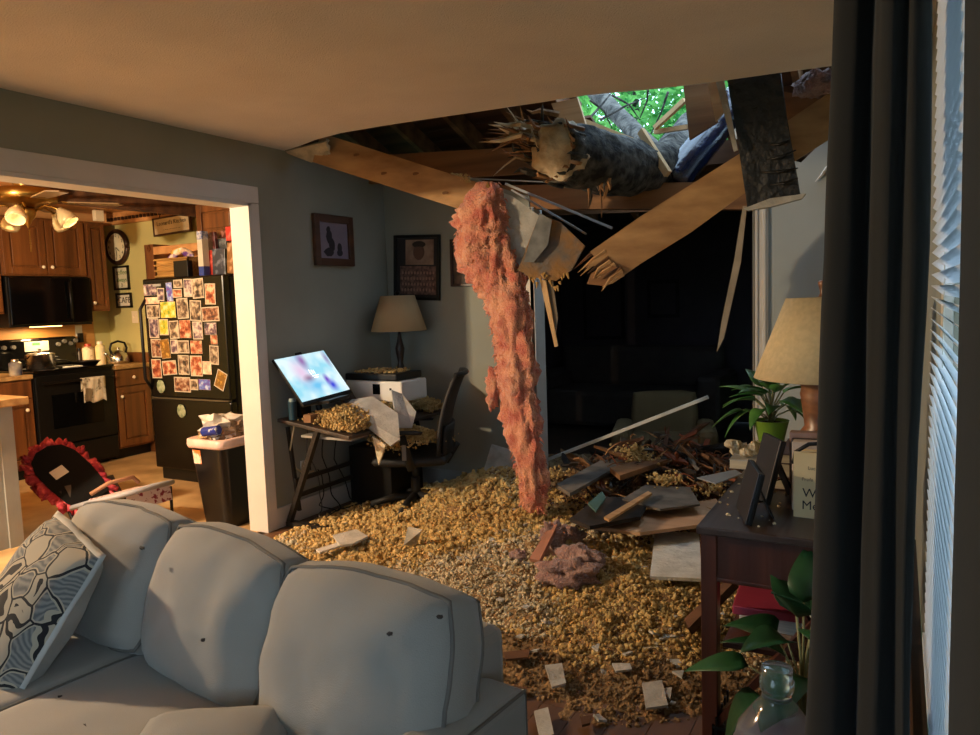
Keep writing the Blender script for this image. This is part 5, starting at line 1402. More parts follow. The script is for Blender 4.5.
# hanging pink batt
cent = [(489, 184, 12), (486, 205, 24), (482, 228, 32), (480, 245, 30), (492, 265, 30), (505, 290, 26), (510, 315, 24), (513, 345, 22), (515, 372, 22), (519, 400, 21), (524, 425, 20), (528, 450, 18), (531, 475, 16), (533, 500, 14), (534, 514, 10)]
t = thing('pink_batt', 'long torn strip of pink insulation hanging to the floor', 'insulation batt', P(489, 184, 1, 3.9))
C_, Rr = [], []
for i in range(len(cent) - 1):
    for s_ in range(9):
        k = s_ / 9
        x, y, w_ = [cent[i][q] * (1 - k) + cent[i + 1][q] * k for q in range(3)]
        p = P(x, y, 1, 3.86 + .02 * math.sin(y * .05)); C_.append(p); Rr.append(w_ * (p - CAM).dot(_fw) / FPX * .92)
n = 56
g = G().tube(C_, Rr, n)
cc = [c for c in C_ for _ in range(n)]
out = []
for v, c in zip(g.v, cc):
    d = Vector(v) - c
    d.y *= .55
    q = c + d
    f = 1 + .34 * fnoise((q.x, q.y, q.z * .5), 8, 3) + .42 * fnoise((q.x * 1.2, q.y * 1.2, q.z * .22), 26, 2) + .2 * fnoise((q.x, q.y, q.z), 50, 2)
    out.append(tuple(c + d * max(.3, f)))
g.v = out
g.obj('batt_body', M_PINK, t, world=True, smooth=True)
# side lobe and tufts
for i, (x, y, rx_, rz_) in enumerate(((494, 385, .05, .09), (503, 378, .05, .06), (470, 240, .05, .06), (466, 252, .04, .04), (492, 400, .03, .05))):
    g = G().cyc((0, 0, 0), (rx_, .045, rz_), 20, 14, .6, 2.6, i)
    g.v = [tuple(Vector(v) * (1 + .3 * fnoise(v, 26, 3))) for v in g.v]
    o = g.obj('torn_lobe', M_PINK, t, smooth=True); o.location = P(x, y, 1, 3.87) - P(489, 184, 1, 3.9)
fib = G()
for i in range(900):
    k = rnd.randrange(len(C_)); a_ = rnd.uniform(0, 6.28)
    d = Vector((math.cos(a_), -.5 * abs(math.sin(a_)), rnd.uniform(-.5, .2)))
    q = C_[k] + Vector((d.x * Rr[k], d.y * Rr[k] * .7, 0)) * .95
    e = q + d * rnd.uniform(.01, .035) + Vector((0, 0, -rnd.uniform(.0, .04)))
    fib.tube([q, q.lerp(e, .5) + Vector((rnd.uniform(-.006, .006), 0, .006)), e], [.005, .004, .001], 4)
o = fib.obj('loose_fibre', M_PINK, t, world=True); o['kind'] = 'stuff'
g = G(); kp = [(488, 182), (478, 205), (462, 232), (455, 242), (470, 238), (484, 215), (494, 195)]
g.slab([P(x, y, 1, 3.82) for x, y in kp], .012); g.obj('paper_facing', pm('kraft_paper', (120, 88, 44), .9, var=.3), t, world=True)

# drywall and sheathing scrap caught beside the batt
slab_thing('drywall_scrap', YS([(504, 193), (512, 196), (548, 222), (540, 240), (524, 270), (500, 268), (505, 230)], 3.86, 3.92), .014, M_DRY, 'grey drywall scrap hanging beside the pink insulation', 'drywall')
t = thing('ceiling_scrap', 'torn ceiling scrap with tan face and grey paper hanging centre', 'ceiling scrap', P(555, 245, 1, 3.9))
G().slab(YS([(540, 214), (560, 222), (585, 246), (572, 270), (556, 281), (530, 277), (518, 270), (528, 245)], 3.84, 3.92), .02).obj('core', pm('scrap_tan', (150, 110, 64), .9, c2=(104, 100, 96), scale=6, ramp=(.42, .6), bump=.4, bscale=40), t, world=True)
G().slab(YS([(540, 213), (552, 220), (548, 245), (534, 262), (524, 262), (530, 240)], 3.815, 3.84), .004).obj('torn_paper', pm('torn_grey', (116, 118, 118), .85, var=.3, scale=12), t, world=True)
g = G()
for k in range(26):
    q = P(505 + 62 * k / 25, 272 + 7 * math.sin(k * .7) + (8 if k > 12 else 0), 1, 3.86); g.tube([q, q + Vector((rnd.uniform(-.01, .02), -.01, -rnd.uniform(.01, .035)))], [.01, .002], 5)
g.obj('frayed_edge', pm('frayed_tan', (186, 146, 86), .95), t, world=True)
slab_thing('wood_splinter', YS([(540, 280), (546, 280), (558, 346), (555, 347)], 3.88, 3.89), .012, MATS['fresh_split'], 'thin pale splinter hanging below the torn ceiling scrap', 'splinter')
slab_thing('wood_splinter', YS([(544, 281), (553, 281), (558, 318), (556, 334), (549, 318)], 3.9, 3.9), .008, pm('splinter_grey', (110, 98, 82), .9, var=.2), 'grey wood sliver behind the thin pale splinter', 'splinter')
t_ = slab_thing('wood_splinter', YS([(743, 206), (747, 206), (741, 262), (724, 338), (717, 352), (722, 320), (734, 262)], 3.985, 3.985), .01, pm('splinter_pale', (150, 140, 126), .9, var=.2), 'long pointed splinter hanging left of the white casing', 'splinter')
for i, (x0, y0, x1, y1, w_, lb) in enumerate(((506, 184, 612, 228, .014, 'pale metal strip slanting from pink insulation to the joist'), (512, 190, 586, 234, .01, 'second thinner metal strip below the pale one'), (400, 175, 545, 182, .008, 'thin wire stretched behind the left joist'))):
    tag(G().beam(P(x0, y0, 1, 4.15), P(x1, y1, 1, 4.2), .03 if i < 2 else .008, w_).obj('metal_strip' if i < 2 else 'wire', pm('strip_metal', (170, 174, 178), .35, metal=.4)), lb, 'metal strip' if i < 2 else 'wire')
# ceiling flap left
slab_thing('ceiling_flap', [P(284, 151, 1, 3.62), P(326, 141, 1, 3.6), P(330, 150, 1, 3.66), P(312, 162, 1, 3.7), P(296, 156, 1, 3.68)], .014, M_DRYCORE, 'cracked ceiling flap at the left wall by the joist', 'drywall')
g = G()
for k in range(18):
    q = P(322 + rnd.uniform(-3, 8), 140 + rnd.uniform(0, 14), 1, 3.66); g.cyc(q, (.012, .012, .01), 6, 4, .7, 3, k)
tag(g.obj('crumbling_plaster', M_DRYCORE), 'crumbling plaster where the joist meets the ceiling', 'plaster', kind='stuff')
heap_on(90, lambda: tuple(P(430 + 40 * rnd.random(), 176 + 8 * rnd.random(), 1, 3.98) + Vector((0, 0, .012))), .006, .013, 'joist_insulation', 'insulation crumbs caught on top of the left joist')

# =================================================================== DEBRIS ON THE FLOOR
M_DK = [pm('board_black', (26, 22, 20), .85, c2=(56, 46, 40), scale=8), M_DARKWOOD, M_DARKWOOD2, wood('board_red', (110, 52, 30), (150, 84, 48), 'x', 7, .8), pm('board_grey', (74, 70, 66), .9, c2=(112, 106, 98), scale=8)]
# heap of broken boards in the opening
DKN = ['charred black', 'dark brown', 'weathered brown', 'reddish split', 'dull grey']
for i in range(150):
    x = rnd.gauss(-1.3, .42); y = rnd.gauss(4.72, .36)
    if x > -.82 and y > BY - .1: x = -.95 - .3 * rnd.random()
    if x < -2.05: x = -1.9 + .4 * rnd.random()
    hh = max(.0, ground_h(x, y)) + gss(x, y, -1.25, 4.75, .35, .20) * rnd.random()
    big = i < 26
    L_ = rnd.uniform(.2, .5) if big else rnd.uniform(.07, .3); w_ = rnd.uniform(.04, .1) if big else rnd.uniform(.01, .045); th = rnd.choice((.006, .01, .018))
    nseg = 5
    up_e = [(-L_ / 2 + L_ * q / nseg, w_ / 2 + rnd.uniform(-.3, .2) * w_) for q in range(nseg + 1)]; lo_e = [(p_[0] + rnd.uniform(-.03, .03) * L_, -w_ / 2 + rnd.uniform(-.2, .3) * w_) for p_ in up_e]
    g = G().slab([(a_, b_, 0) for a_, b_ in lo_e + [(L_ / 2 + rnd.uniform(0, .05), 0)] + up_e[::-1] + [(-L_ / 2 - rnd.uniform(0, .05), 0)]], th, (0, 0, 1))
    bend = rnd.uniform(-.25, .25)
    g.warp(lambda p: Vector((p.x, p.y, p.z + bend * p.x * p.x / max(.1, L_) * 2)))
    mi = rnd.choice((0, 0, 0, 1, 1, 2, 3, 4))
    o = g.obj('broken_board', M_DK[mi])
    o.location = (x, y, hh + .03); o.rotation_euler = (rnd.uniform(-.8, .8), rnd.uniform(-.6, .6), rnd.uniform(0, 6.28))
    tag(o, '%s %s in the debris heap filling the dark opening' % (DKN[mi], 'splintered board' if big else 'small board fragment'), 'board', 'broken boards heaped in the opening')
for i in range(130):   # shreds
    x = rnd.gauss(-1.25, .42); y = rnd.gauss(4.45, .3)
    if x > -.8 and y > BY - .1: continue
    q = Vector((x, y, max(0, ground_h(x, y)) + .04 + gss(x, y, -1.25, 4.75, .35, .15)))
    d = Vector((rnd.uniform(-1, 1), rnd.uniform(-.5, .5), rnd.uniform(-.2, .6))).normalized() * rnd.uniform(.03, .16)
    sg = Vector((rnd.uniform(-.02, .02), rnd.uniform(-.02, .02), rnd.uniform(0, .03)))
    tag(G().tube([q, q + d * .35 + sg, q + d * .7 + sg * .8, q + d], [.002, .005, .004, .0008], 4).obj('wood_shred', rnd.choice((M_DK[3], M_DK[1], M_DK[2], M_SPLIT, M_DK[0]))), 'thin wood shred strewn over the debris heap', 'wood shred', 'wood shreds on the debris heap')
heap_on(2600, lambda: (lambda x, y: (x, y, max(0, ground_h(x, y)) + gss(x, y, -1.25, 4.75, .35, .14) * rnd.random() + .02))(min(-.86, max(-2.0, rnd.gauss(-1.3, .4))), rnd.gauss(4.42, .28)), .004, .013, 'heap_rubble', 'crumbly dark rubble filling gaps of the debris heap', M_DK[1])
heap_on(700, lambda: (lambda c: (c[0] + rnd.gauss(0, .05), c[1] + rnd.gauss(0, .05), max(0, ground_h(c[0], c[1])) + .1 + gss(c[0], c[1], -1.25, 4.75, .35, .1) + rnd.gauss(0, .015)))(rnd.choice(((-1.5, 4.62), (-1.42, 4.55), (-.95, 4.35), (-1.2, 4.3), (-1.9, 4.2)))), .005, .012, 'heap_insulation', 'golden insulation tufts caught in the debris heap')
def fl_slab(name, pix, z, th, mat, label, cat, dz=None):
    pts = [P(x, y, 2, z + (dz[i] if dz else 0)) for i, (x, y) in enumerate(pix)]
    return slab_thing(name, pts, th, mat, label, cat)
fl_slab('bent_board', [(556, 486), (600, 462), (660, 455), (666, 462), (610, 472), (570, 495)], .3, .02, M_DK[4], 'long curved grey board on top of the debris heap', 'board')
fl_slab('broken_board', [(610, 470), (690, 448), (694, 453), (620, 478)], .34, .03, M_DARKWOOD2, 'straight brown stick lying across the debris heap', 'board')
fl_slab('plywood_sheet', [(585, 527), (622, 515), (716, 500), (724, 512), (716, 524), (640, 534)], .2, .018, wood('plywood', (176, 134, 100), (208, 168, 130), 'x', 4, .8), 'tan plywood sheet lying between heap and console table', 'plywood')
fl_slab('black_panel', [(570, 520), (600, 498), (650, 500), (640, 518), (590, 528)], .25, .02, M_DK[0], 'black roofing panel in middle of the debris', 'panel')
fl_slab('bent_shingle', [(622, 500), (645, 486), (690, 488), (700, 505), (660, 510)], .26, .012, M_DK[4], 'curled dark shingle near the console table', 'shingle')
fl_slab('broken_board', [(604, 518), (648, 492), (652, 494), (609, 521)], .29, .012, M_LUMBER, 'fresh tan stick on the debris heap', 'board')
fl_slab('teal_scrap', [(588, 504), (602, 492), (606, 498), (596, 512)], .3, .01, pm('teal', (70, 104, 100), .6), 'small teal scrap in the debris heap', 'scrap')
fl_slab('drywall_sheet', [(655, 533), (699, 534), (702, 580), (650, 578), (652, 560)], .12, .016, pm('drywall_clean', (206, 206, 200), .9, var=.14, scale=12, bump=.4, bscale=50), 'large broken drywall sheet beside the table leg', 'drywall')
fl_slab('broken_board', [(686, 622), (733, 578), (737, 584), (690, 632)], .1, .03, M_DARKWOOD, 'dark edged board leaning by the table leg', 'board', [.0, .12, .12, .0])
chips = [([(642, 684), (662, 681), (668, 706), (646, 709)], .03, 'white rectangular drywall chip on bare floor'), ([(668, 660), (682, 660), (687, 666), (676, 668)], .03, 'flat white chip near the table leg'), ([(672, 672), (684, 671), (682, 678)], .03, 'small triangular white chip near the table leg'), ([(654, 626), (682, 622), (684, 636), (660, 640)], .06, 'grey plaster block right of centre floor'), ([(640, 636), (656, 634), (658, 648), (644, 650)], .05, 'tan plaster block right of centre floor'), ([(545, 666), (562, 664), (566, 684), (552, 688)], .04, 'grey plaster chunk behind the sofa arm'), ([(590, 646), (600, 644), (598, 652)], .05, 'pale pebble-like chip in middle of floor'), ([(534, 712), (548, 708), (554, 735), (540, 740)], .03, 'grey slab fragment beside the sofa arm'), ([(660, 690), (672, 688), (670, 700)], .025, 'grey fragment next to white rectangular chip'), ([(580, 718), (592, 716), (590, 724), (582, 726)], .025, 'brown fragment on bare floor near bottom'), ([(612, 664), (630, 664), (632, 670), (616, 672)], .04, 'tan flake in the thin dust'), ([(503, 653), (530, 650), (528, 658), (506, 660)], .05, 'dark wood fragment right of sofa back')]
for i, (px_, z, lb) in enumerate(chips):
    fl_slab('drywall_chip', px_, z, .008, M_DRY if i not in (9, 11, 4) else (M_DRYCORE if i == 4 else M_DARKWOOD), lb, 'debris chip')['group'] = 'debris chips on the floor'
c0 = G().slab([(-.02, -.015, 0), (.018, -.018, 0), (.024, .01, 0), (-.01, .02, 0)], .008, (0, 0, 1)).obj('plaster_fleck', M_DRY)
for i in range(90):
    o = c0 if i == 0 else part_copy(c0)
    while True:
        x = rnd.uniform(-2.2, -.35); y = rnd.uniform(2.1, 4.0)
        if not (x < -.9 and y < 2.1): break
    s_ = rnd.uniform(.25, 1.0); o.scale = (s_, s_, s_)
    o.location = (x, y, max(0, hsample(x, y)) + .018); o.rotation_euler = (rnd.uniform(-.4, .4), rnd.uniform(-.4, .4), rnd.uniform(0, 6))
    tag(o, 'small pale plaster fleck scattered on the insulation', 'plaster fleck', 'plaster flecks on the floor')
# pink clumps on the floor
wad('pink_insulation', P(566, 574, 2, .13), (.14, .09, .06), 'lowest pink insulation clump on floor in front of the heap', M_PINKD, 5, .3)
wad('pink_insulation', P(578, 556, 2, .17), (.13, .07, .045), 'pink insulation roll lying behind the lowest clump', M_PINKD, 6, -.3)
wad('pink_insulation', P(553, 540, 2, .18), (.07, .06, .09), 'upright pink insulation tuft leaning left on the floor', M_PINKD, 7, .8)
wad('pink_insulation', P(518, 556, 2, .1), (.045, .04, .03), 'small pink insulation lump left of larger clumps', M_PINKD, 8)
wad('pink_insulation', P(568, 536, 2, .16), (.08, .06, .05), 'pale pink insulation clump beside the upright tuft', M_PINKD, 9)
fl_slab('broken_board', [(530, 560), (552, 524), (558, 526), (540, 562)], .2, .02, pm('pinkish_board', (166, 116, 96), .8), 'pinkish split board standing among the pink clumps', 'board', [-.05, .06, .06, -.05])
# boards against the back wall beside the hanging batt
slab_thing('leaning_panel', [P(483, 474, 1, 4.5), P(492, 444, 1, 4.58), P(512, 450, 1, 4.58), P(520, 470, 1, 4.5), P(500, 480, 1, 4.48)], .012, M_DRY, 'grey panel scrap leaning on back wall baseboard', 'drywall')
slab_thing('white_lath', [P(492, 478, 1, 4.4), P(514, 466, 1, 4.45), P(522, 468, 1, 4.45), P(502, 482, 1, 4.4)], .012, M_TRIM, 'white lath piece at foot of back wall', 'lath')
slab_thing('white_lath', [P(505, 484, 1, 4.3), P(524, 472, 1, 4.35), P(530, 474, 1, 4.35), P(514, 487, 1, 4.3)], .012, M_TRIM, 'second white lath piece nearer the pink batt', 'lath')
# on the desk: drywall slabs
slab_thing('drywall_slab', [P(343, 408, 1, 3.62), P(352, 400, 1, 3.75), P(373, 397, 1, 3.8), P(398, 414, 1, 3.78), P(400, 440, 1, 3.62), P(391, 446, 1, 3.58)], .013, M_DRY, 'large drywall slab sloping off the desk', 'drywall')
slab_thing('drywall_slab', [P(391, 390, 1, 3.82), P(402, 394, 1, 3.88), P(416, 412, 1, 3.9), P(412, 428, 1, 3.86), P(397, 428, 1, 3.78)], .013, M_DRY, 'upright triangular drywall slab standing on the desk', 'drywall')
slab_thing('drywall_slab', [P(373, 436, 1, 3.57), P(386, 445, 1, 3.57), P(379, 465, 1, 3.57)], .012, M_DRYCORE, 'pointed tan drywall shard hanging off the desk edge', 'drywall')
slab_thing('drywall_slab', [P(333, 396, 1, 3.9), P(350, 388, 1, 3.95), P(356, 398, 1, 3.9), P(346, 404, 1, 3.85)], .012, pm('scrap_brownish', (92, 80, 70), .9, var=.2), 'small dim scrap leaning in front of the printer', 'drywall')
o = G().box((0, 0, 0), (.16, .12, .004)).obj('paper_sheet', pm('paper_white', (196, 186, 168), .8)); o.location = P(322, 428, 1, 3.5); o.rotation_euler = (R(10), R(14), R(20)); tag(o, 'crumpled paper sheet on the near desk edge', 'paper')
fl_slab('drywall_chip', [(333, 536), (356, 530), (368, 537), (352, 545), (340, 546)], .07, .012, M_DRY, 'white drywall scrap on floor before the office chair', 'drywall')
fl_slab('white_lath', [(316, 550), (345, 541), (347, 544), (320, 553)], .06, .01, M_TRIM, 'thin white strip on floor before the desk foot', 'lath')
slab_thing('drywall_chip', [P(404, 545, 2, .05), P(416, 545, 2, .05), P(422, 530, 2, .16), P(408, 527, 2, .16)], .01, M_DRY, 'upright pale scrap stuck in the insulation by the chair', 'drywall')

# =================================================================== DARK ROOM
t = thing('metal_trim', 'long white metal strip slanting over the debris in dark opening', 'metal strip', P(541, 462, 1, 4.85))
G().beam(P(536, 464, 1, 4.85), P(708, 397, 1, 5.0), .05, .02).obj('strip', pm('strip_white', (200, 200, 196), .4), t, world=True)
t = thing('armchair', 'dim cream armchair back behind the slanting strip', 'armchair', (-1.75, 6.2, 0), R(15))
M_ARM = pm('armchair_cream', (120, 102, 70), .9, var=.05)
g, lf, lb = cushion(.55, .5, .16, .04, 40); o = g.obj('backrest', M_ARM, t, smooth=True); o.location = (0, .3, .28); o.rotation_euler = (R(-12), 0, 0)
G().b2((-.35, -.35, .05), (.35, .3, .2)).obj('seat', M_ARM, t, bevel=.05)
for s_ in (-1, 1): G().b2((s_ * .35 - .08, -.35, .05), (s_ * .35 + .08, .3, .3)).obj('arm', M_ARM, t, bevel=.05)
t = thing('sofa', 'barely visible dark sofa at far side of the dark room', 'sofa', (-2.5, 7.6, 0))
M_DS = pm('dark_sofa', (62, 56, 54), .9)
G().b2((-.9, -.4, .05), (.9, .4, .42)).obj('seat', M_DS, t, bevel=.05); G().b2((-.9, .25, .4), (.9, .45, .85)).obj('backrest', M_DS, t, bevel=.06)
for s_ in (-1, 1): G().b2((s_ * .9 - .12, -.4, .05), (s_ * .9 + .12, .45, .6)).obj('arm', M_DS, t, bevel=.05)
for i, (x, z, w_, h_, lb) in enumerate(((-2.3, 1.35, .36, .42, 'faint framed picture on far wall of the dark room'), (-3.0, 1.3, .5, .8, 'taller faint frame left of the other in dark room'))):
    t = thing('picture', lb, 'picture', (x, 8.19, z))
    G().b2((-w_ / 2, -.02, -h_ / 2), (w_ / 2, 0, h_ / 2)).obj('frame', M_BLACK, t); G().b2((-w_ / 2 + .04, -.024, -h_ / 2 + .04), (w_ / 2 - .04, -.02, h_ / 2 - .04)).obj('print', M_DIM, t)

# =================================================================== OUTDOORS
struct(G().b2((-40, -40, -.5), (40, 40, -.3)), 'ground', pm('lawn', (60, 80, 40), 1., c2=(96, 110, 60), scale=.6), 'grass and leaf litter outside')
def tree(x, y, h, cr_, zc, n, label, seed):
    t = thing('tree', label, 'tree', (x, y, -.3), group='trees beyond the broken roof')
    rr = random.Random(seed)
    G().tube([(0, 0, 0), (.1, 0, h * .4), (0, .1, h * .9)], [.16, .12, .04], 10).obj('trunk', M_BARK, t, smooth=True)
    for k in range(7):
        a_ = rr.uniform(0, 6.28); z0 = rr.uniform(1.2, h * .8); L_ = rr.uniform(.8, cr_)
        G().tube([(0, 0, z0), (math.cos(a_) * L_ * .5, math.sin(a_) * L_ * .5, z0 + .5), (math.cos(a_) * L_, math.sin(a_) * L_, z0 + .6)], [.05, .03, .01], 6).obj('branch', M_BARK, t, smooth=True)
    V, F = [], []
    for k in range(n):
        a_ = rr.uniform(0, 6.28); r_ = cr_ * rr.random() ** .5; z = zc + rr.uniform(-1, 1) * (h - zc) * math.sqrt(max(.02, 1 - (r_ / cr_) ** 2))
        c = Vector((math.cos(a_) * r_, math.sin(a_) * r_, z))
        u1 = Vector((rr.gauss(0, 1), rr.gauss(0, 1), rr.gauss(0, .6))).normalized(); w1 = u1.cross(Vector((rr.gauss(0, 1), rr.gauss(0, 1), rr.gauss(0, 1)))).normalized()
        s_ = rr.uniform(.05, .11)
        b_ = len(V); V += [c - u1 * s_, c + w1 * s_ * .45, c + u1 * s_, c - w1 * s_ * .45]; F.append((b_, b_ + 1, b_ + 2, b_ + 3))
    o = G().add(V, F).obj('foliage', M_LEAF, t); o['kind'] = 'stuff'
for i, (x, y, h, c_, zc, lb) in enumerate(((-3.4, 10.5, 6.5, 1.7, 3.4, 'leafy tree seen through centre of the roof hole'), (-5.6, 11.0, 7, 1.8, 3.6, 'leafy tree seen through left of the roof hole'), (-1.6, 11.5, 6.5, 1.7, 3.6, 'leafy tree seen through right of the roof hole'), (-4.6, 14.0, 8, 2.4, 4.4, 'farther tree behind the leafy trees'))):
    tree(x, y, h, c_, zc, 7000, lb, i)
# =================================================================== CONSOLE TABLE AND WHAT IS ON IT
TX0, TX1, TY0, TY1, TZ = -.49, .03, 2.04, 3.22, .75
M_TAB = wood('table_top_wood', (52, 40, 36), (76, 60, 52), 'y', 6, .35)
M_TLEG = wood('table_leg_wood', (58, 28, 18), (92, 48, 30), 'z', 8, .4)
tb = thing('console_table', 'dark reddish wood console table with crossed end braces', 'table', ((TX0 + TX1) / 2, (TY0 + TY1) / 2, 0))
G().b2((TX0, TY0, TZ - .022), (TX1, TY1, TZ)).obj('tabletop', M_TAB, tb, world=True, bevel=.004)
for y_ in (TY0 + .02, TY1 - .04):
    G().b2((TX0 + .045, y_, TZ - .15), (TX1 - .06, y_ + .02, TZ - .022)).obj('end_apron', M_TLEG, tb, world=True)
    G().b2((TX0 + .03, y_ - .004, TZ - .158), (TX1 - .05, y_ + .024, TZ - .145)).obj('apron_bead', M_TLEG, tb, world=True, bevel=.003)
for x_ in (TX0 + .02, TX1 - .06):
    G().b2((x_, TY0 + .05, TZ - .13), (x_ + .02, TY1 - .05, TZ - .022)).obj('side_apron', M_TLEG, tb, world=True)
for x_ in (TX0 + .01, TX1 - .06):
    for y_ in (TY0 + .012, TY1 - .06):
        G().b2((x_, y_, 0), (x_ + .045, y_ + .045, TZ - .022)).obj('leg', M_TLEG, tb, world=True, bevel=.003)
for y_ in (TY0 + .035, TY1 - .035):
    G().beam((TX0 + .04, y_, .16), (TX1 - .16, y_, TZ - .16), .02, .04, (0, 1, 0)).obj('cross_brace', M_TLEG, tb, world=True)
    G().beam((TX1 - .06, y_ + .021, .16), (TX0 + .24, y_ + .021, TZ - .16), .02, .04, (0, 1, 0)).obj('cross_brace', M_TLEG, tb, world=True)
    G().b2((TX0 + .05, y_ - .012, .12), (TX1 - .05, y_ + .012, .16)).obj('foot_rail', M_TLEG, tb, world=True)
G().b2((TX0 + .06, TY0 + .06, .385), (TX1 - .03, TY1 - .08, .40)).obj('lower_shelf', M_TLEG, tb, world=True)
# papers on the lower shelf
o = G().box((0, 0, 0), (.34, .38, .026)).obj('pink_folder', pm('folder_pink', (176, 60, 84), .45, var=.1), bevel=.004); o.location = (-.25, 2.32, .492); o.rotation_euler = (0, 0, R(4)); tag(o, 'bright pink folder on top of papers under the table', 'folder')
for i, (dx, dz, c, lb) in enumerate(((0, .5, (206, 198, 184), 'stack of white papers under the pink folder'), (.02, .477, (150, 120, 96), 'brown book at the bottom of the papers under the table'))):
    o = G().box((0, 0, 0), (.31 - .03 * i, .36, .05 if i == 0 else .026)).obj('paper_stack' if i == 0 else 'book', pm('stack_%d' % i, c, .8, stretch=(1, 1, 60), scale=4, var=.15), bevel=.002); o.location = (-.24 + dx, 2.34, .453 if i == 0 else .414); tag(o, lb, 'papers' if i == 0 else 'book')

# table lamp on books
for i, (x0, x1, y0, y1, z0, z1, c, lb) in enumerate(((-.36, -.07, 2.52, 2.82, .752, .79, (70, 40, 34), 'dark red book at the bottom of the stack under the lamp'), (-.35, -.08, 2.54, 2.83, .791, .838, (176, 168, 156), 'pale thick book in the middle of stack under the lamp'), (-.34, -.06, 2.52, 2.8, .839, .872, (88, 74, 80), 'grey-purple book on top of the stack under the lamp'))):
    t = thing('book', lb, 'book', ((x0 + x1) / 2, (y0 + y1) / 2, z0), group='books under the table lamp')
    cv = pm('cover_%d' % i, c, .6, var=.1)
    G().b2((x0 + .004, y0 + .004, z0 + .003), (x1 - .004, y1 - .004, z1 - .003)).obj('pages', pm('pages', (206, 196, 172), .9, stretch=(1, 1, 80), scale=5, var=.12), t, world=True)
    for za, zb in ((z0, z0 + .003), (z1 - .003, z1)): G().b2((x0, y0, za), (x1, y1, zb)).obj('cover', cv, t, world=True)
t = thing('table_lamp', 'brown ceramic table lamp with wide cream shade on the console', 'lamp', (-.215, 2.68, .8725))
M_CER = pm('ceramic_brown', (92, 56, 36), .35, c2=(140, 92, 60), scale=9, stretch=(1, 1, 3))
G().lathe([(.085, 0), (.088, .02), (.07, .035), (.075, .05), (.06, .07), (.068, .13), (.075, .18), (.07, .2), (.078, .215), (.07, .23), (.03, .24), (.015, .25), (.012, .3)], n=24).obj('lamp_base', M_CER, t, smooth=True)
g = G().lathe([(.222, .235), (.12, .50)], n=36); g.f = [f for f in g.f if len(f) == 4]
o = g.obj('lamp_shade', pm('shade_cream', (206, 184, 142), .9, var=.07, scale=60, bump=.15, bscale=300), t, smooth=True); m_ = o.modifiers.new('th', 'SOLIDIFY'); m_.thickness = .003
G().lathe([(.02, .502), (.014, .515), (.02, .54), (.022, .55), (.016, .556)], n=12).obj('finial', M_CER, t, smooth=True)
G().cyl((0, 0, .27), (0, 0, .505), .004, n=6).obj('harp', M_BRASS, t)

# potted plant on the console
def leaf(L, W, droop=.3, fold=.15):
    g = G(); vs = []; fs = []; n = 8
    for i in range(n + 1):
        s = i / n
        w = 1.25 * W * math.sin(math.pi * min(1, s ** .6)) ** .8 * (1 - .2 * s) if 0 < s < 1 else 0
        z = -droop * L * s * s
        vs += [(L * s, -w / 2, z + fold * w), (L * s, 0, z), (L * s, w / 2, z + fold * w)]
    for i in range(n):
        a = i * 3
        fs += [(a, a + 3, a + 4, a + 1), (a + 1, a + 4, a + 5, a + 2)]
    return g.add(vs, fs)
M_PL = pm('pothos_leaf', (34, 84, 34), .4, c2=(86, 140, 66), scale=9, rand=True)
M_PL2 = pm('shade_leaf', (24, 58, 34), .35, c2=(44, 92, 54), scale=8, rand=True)
M_STEM = pm('stem', (130, 130, 90), .6)
def plant(name, label, loc, pot_fn, leaves, mat, top):
    t = thing(name, label, 'plant', loc)
    pot_fn(t)
    for (yaw, el, r0, h, L, W, dr) in leaves:
        c, s_ = math.cos(R(yaw)), math.sin(R(yaw))
        tip = Vector((c * r0, s_ * r0, h))
        G().tube([(0, 0, top), (c * r0 * .35, s_ * r0 * .35, top + (h - top) * .6), tip], [.004, .003, .0025], 6).obj('stem', M_STEM, t, smooth=True)
        o = leaf(L, W, dr).obj('leaf', mat, t, smooth=True)
        o.location = tip; o.rotation_euler = (R(rnd.uniform(-15, 15)), R(-el), R(yaw)); m_ = o.modifiers.new('th', 'SOLIDIFY'); m_.thickness = .0012
    return t
def pot1(t):
    g = G().lathe([(.045, 0), (.062, .075), (.064, .08), (.058, .08), (.055, .07), (.001, .066)], n=24); g.obj('pot', pm('pot_green', (104, 140, 40), .45, var=.06), t, auto=True)
    G().lathe([(.056, .066), (.04, .072), (.001, .074)], n=14).obj('soil', pm('soil', (44, 32, 26), 1.), t)
pl = [(200, -20, .07, .12, .13, .055, .5), (170, 10, .06, .15, .12, .055, .4), (150, 30, .05, .17, .12, .05, .5), (110, 40, .04, .19, .11, .05, .3), (80, 60, .02, .2, .11, .045, .3), (40, 30, .05, .18, .11, .05, .5), (0, 10, .06, .15, .12, .05, .6), (-40, 10, .05, .16, .11, .055, .6), (-80, 20, .05, .14, .12, .05, .5), (-110, 0, .06, .13, .11, .05, .6), (-150, 15, .06, .16, .12, .055, .5), (230, 40, .03, .18, .12, .05, .4), (60, 0, .06, .13, .11, .05, .7), (185, -15, .1, .115, .13, .06, .3), (140, 50, .05, .2, .11, .06, .3), (100, 15, .07, .17, .11, .06, .4), (-20, 45, .04, .2, .1, .055, .4), (175, 35, .07, .17, .12, .06, .4), (-95, 45, .03, .2, .11, .06, .5), (20, -20, .07, .12, .1, .05, .5), (-60, 45, .03, .19, .1, .045, .5), (205, 20, .03, .17, .12, .05, .35), (-130, 30, .04, .18, .1, .05, .4)]
plant('potted_plant', 'leafy green plant in bright green pot beside the lamp', (-.415, 2.92, .835), pot1, pl, M_PL, .07)
